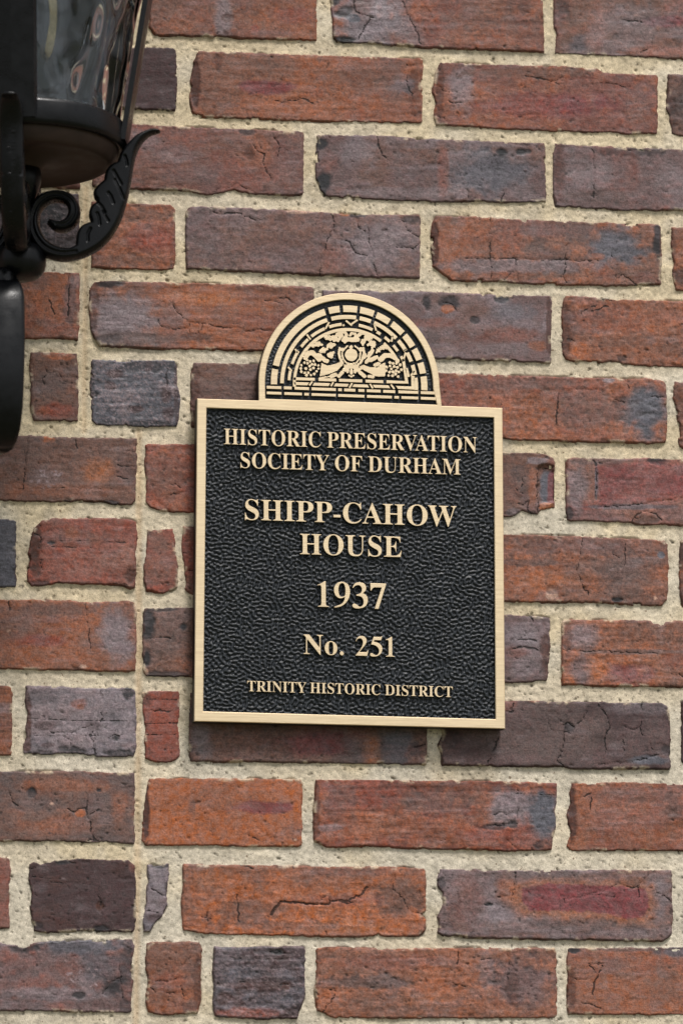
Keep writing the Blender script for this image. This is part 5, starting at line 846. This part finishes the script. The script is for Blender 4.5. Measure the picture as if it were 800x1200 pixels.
E = np.concatenate([Fq[:, [0, 1]], Fq[:, [1, 2]], Fq[:, [2, 3]], Fq[:, [3, 0]]]); kk = np.sort(E, 1); kk = kk[:, 0] * (nv + 1) + kk[:, 1]
uu, inv, cnt = np.unique(kk, return_inverse=True, return_counts=True); bd = E[cnt[inv] == 1]
FF = np.concatenate([FF, np.stack([bd[:, 1], bd[:, 0], bd[:, 0] + nv, bd[:, 1] + nv], 1)])
def scroll(ang):
    u_, t_ = (np.array(v) for v in radial_frame(ang)); b = np.array(AX) + R_[:, None] * u_ + np.array([0, 0, 1]) * Z_[:, None]
    mobj('leaf_scroll', np.concatenate([b + TH[:, None] * t_, b - TH[:, None] * t_]), FF, lantern, IRON, True)
for k in range(4): scroll(PHI - math.pi / 2 * k)
# bracket arm under the column, sweeping away to its wall plate beyond the frame
path = [(5, 322, 262), (2, 338, 276), (1, 354, 290), (1, 400, 298), (0, 440, 300), (-1, 475, 296), (-3, 500, 286), (-12, 512, 268), (-40, 516, 225), (-100, 525, 120), (-160, 535, 40), (-180, 540, 12)]
wd_ = [11, 20, 26, 26.5, 26.5, 26, 24, 23, 22, 22, 22, 22]
Pc = [Vector(tuple(at(float(p[0]), float(p[1]), float(p[2])))) for p in path]
Pc2 = []; W2 = []
for i in range(len(Pc) - 1):
    for k in range(5):
        t = k / 5; a, b, c2, d2 = Pc[max(i - 1, 0)], Pc[i], Pc[i + 1], Pc[min(i + 2, len(Pc) - 1)]
        Pc2.append(0.5 * ((2 * b) + (c2 - a) * t + (2 * a - 5 * b + 4 * c2 - d2) * t * t + (3 * b - a - 3 * c2 + d2) * t ** 3)); W2.append(wd_[i] * (1 - t) + wd_[i + 1] * t)
Pc2.append(Pc[-1]); W2.append(22)
V = []; K_ = 16
for i, p in enumerate(Pc2):
    tg = (Pc2[min(i + 1, len(Pc2) - 1)] - Pc2[max(i - 1, 0)]).normalized(); s_ = tg.cross(Vector((0, -1, 0.001)))
    s_ = Vector((1, 0, 0)) if i < 34 else (Vector((0, 0, 1)).cross(tg)).normalized(); n_ = tg.cross(s_).normalized(); s_ = n_.cross(tg).normalized()
    for k in range(K_):
        a = 2 * math.pi * k / K_; cx_, sy_ = math.cos(a), math.sin(a); e = 0.24
        V.append(tuple(p + s_ * W2[i] * MP * math.copysign(abs(cx_) ** e, cx_) + n_ * W2[i] * 0.8 * MP * math.copysign(abs(sy_) ** e, sy_)))
F = []
for i in range(len(Pc2) - 1):
    for k in range(K_): F.append((i * K_ + k, i * K_ + (k + 1) % K_, (i + 1) * K_ + (k + 1) % K_, (i + 1) * K_ + k))
mobj('bracket_arm', V, np.array(F), lantern, IRON, True)
pl = at(-180.0, 540.0, 4.0)
def rbox(name, c, hx, hy, hz, b, parent, mat):
    bx_ = [(-hx, -hz + b), (-hx + b, -hz), (hx - b, -hz), (hx, -hz + b), (hx, hz - b), (hx - b, hz), (-hx + b, hz), (-hx, hz - b)]
    V = []
    for yy, s in ((hy, 1), (-hy + b * .5, 1), (-hy, 0)):
        for (xx, zz) in bx_: V.append((c[0] + xx - (0 if s else math.copysign(b * .5, xx)), c[1] + yy, c[2] + zz - (0 if s else math.copysign(b * .5, zz))))
    F = [(i * 8 + k, i * 8 + (k + 1) % 8, i * 8 + 8 + (k + 1) % 8, i * 8 + 8 + k) for i in (0, 1) for k in range(8)]
    F += [(16, 17, 18, 19), (16, 19, 20, 23), (23, 20, 21, 22)]
    mobj(name, V, np.array(F), parent, mat, False)
rbox('wall_plate', (pl[0], -0.006, pl[2]), .055, .009, .10, .008, lantern, IRON)
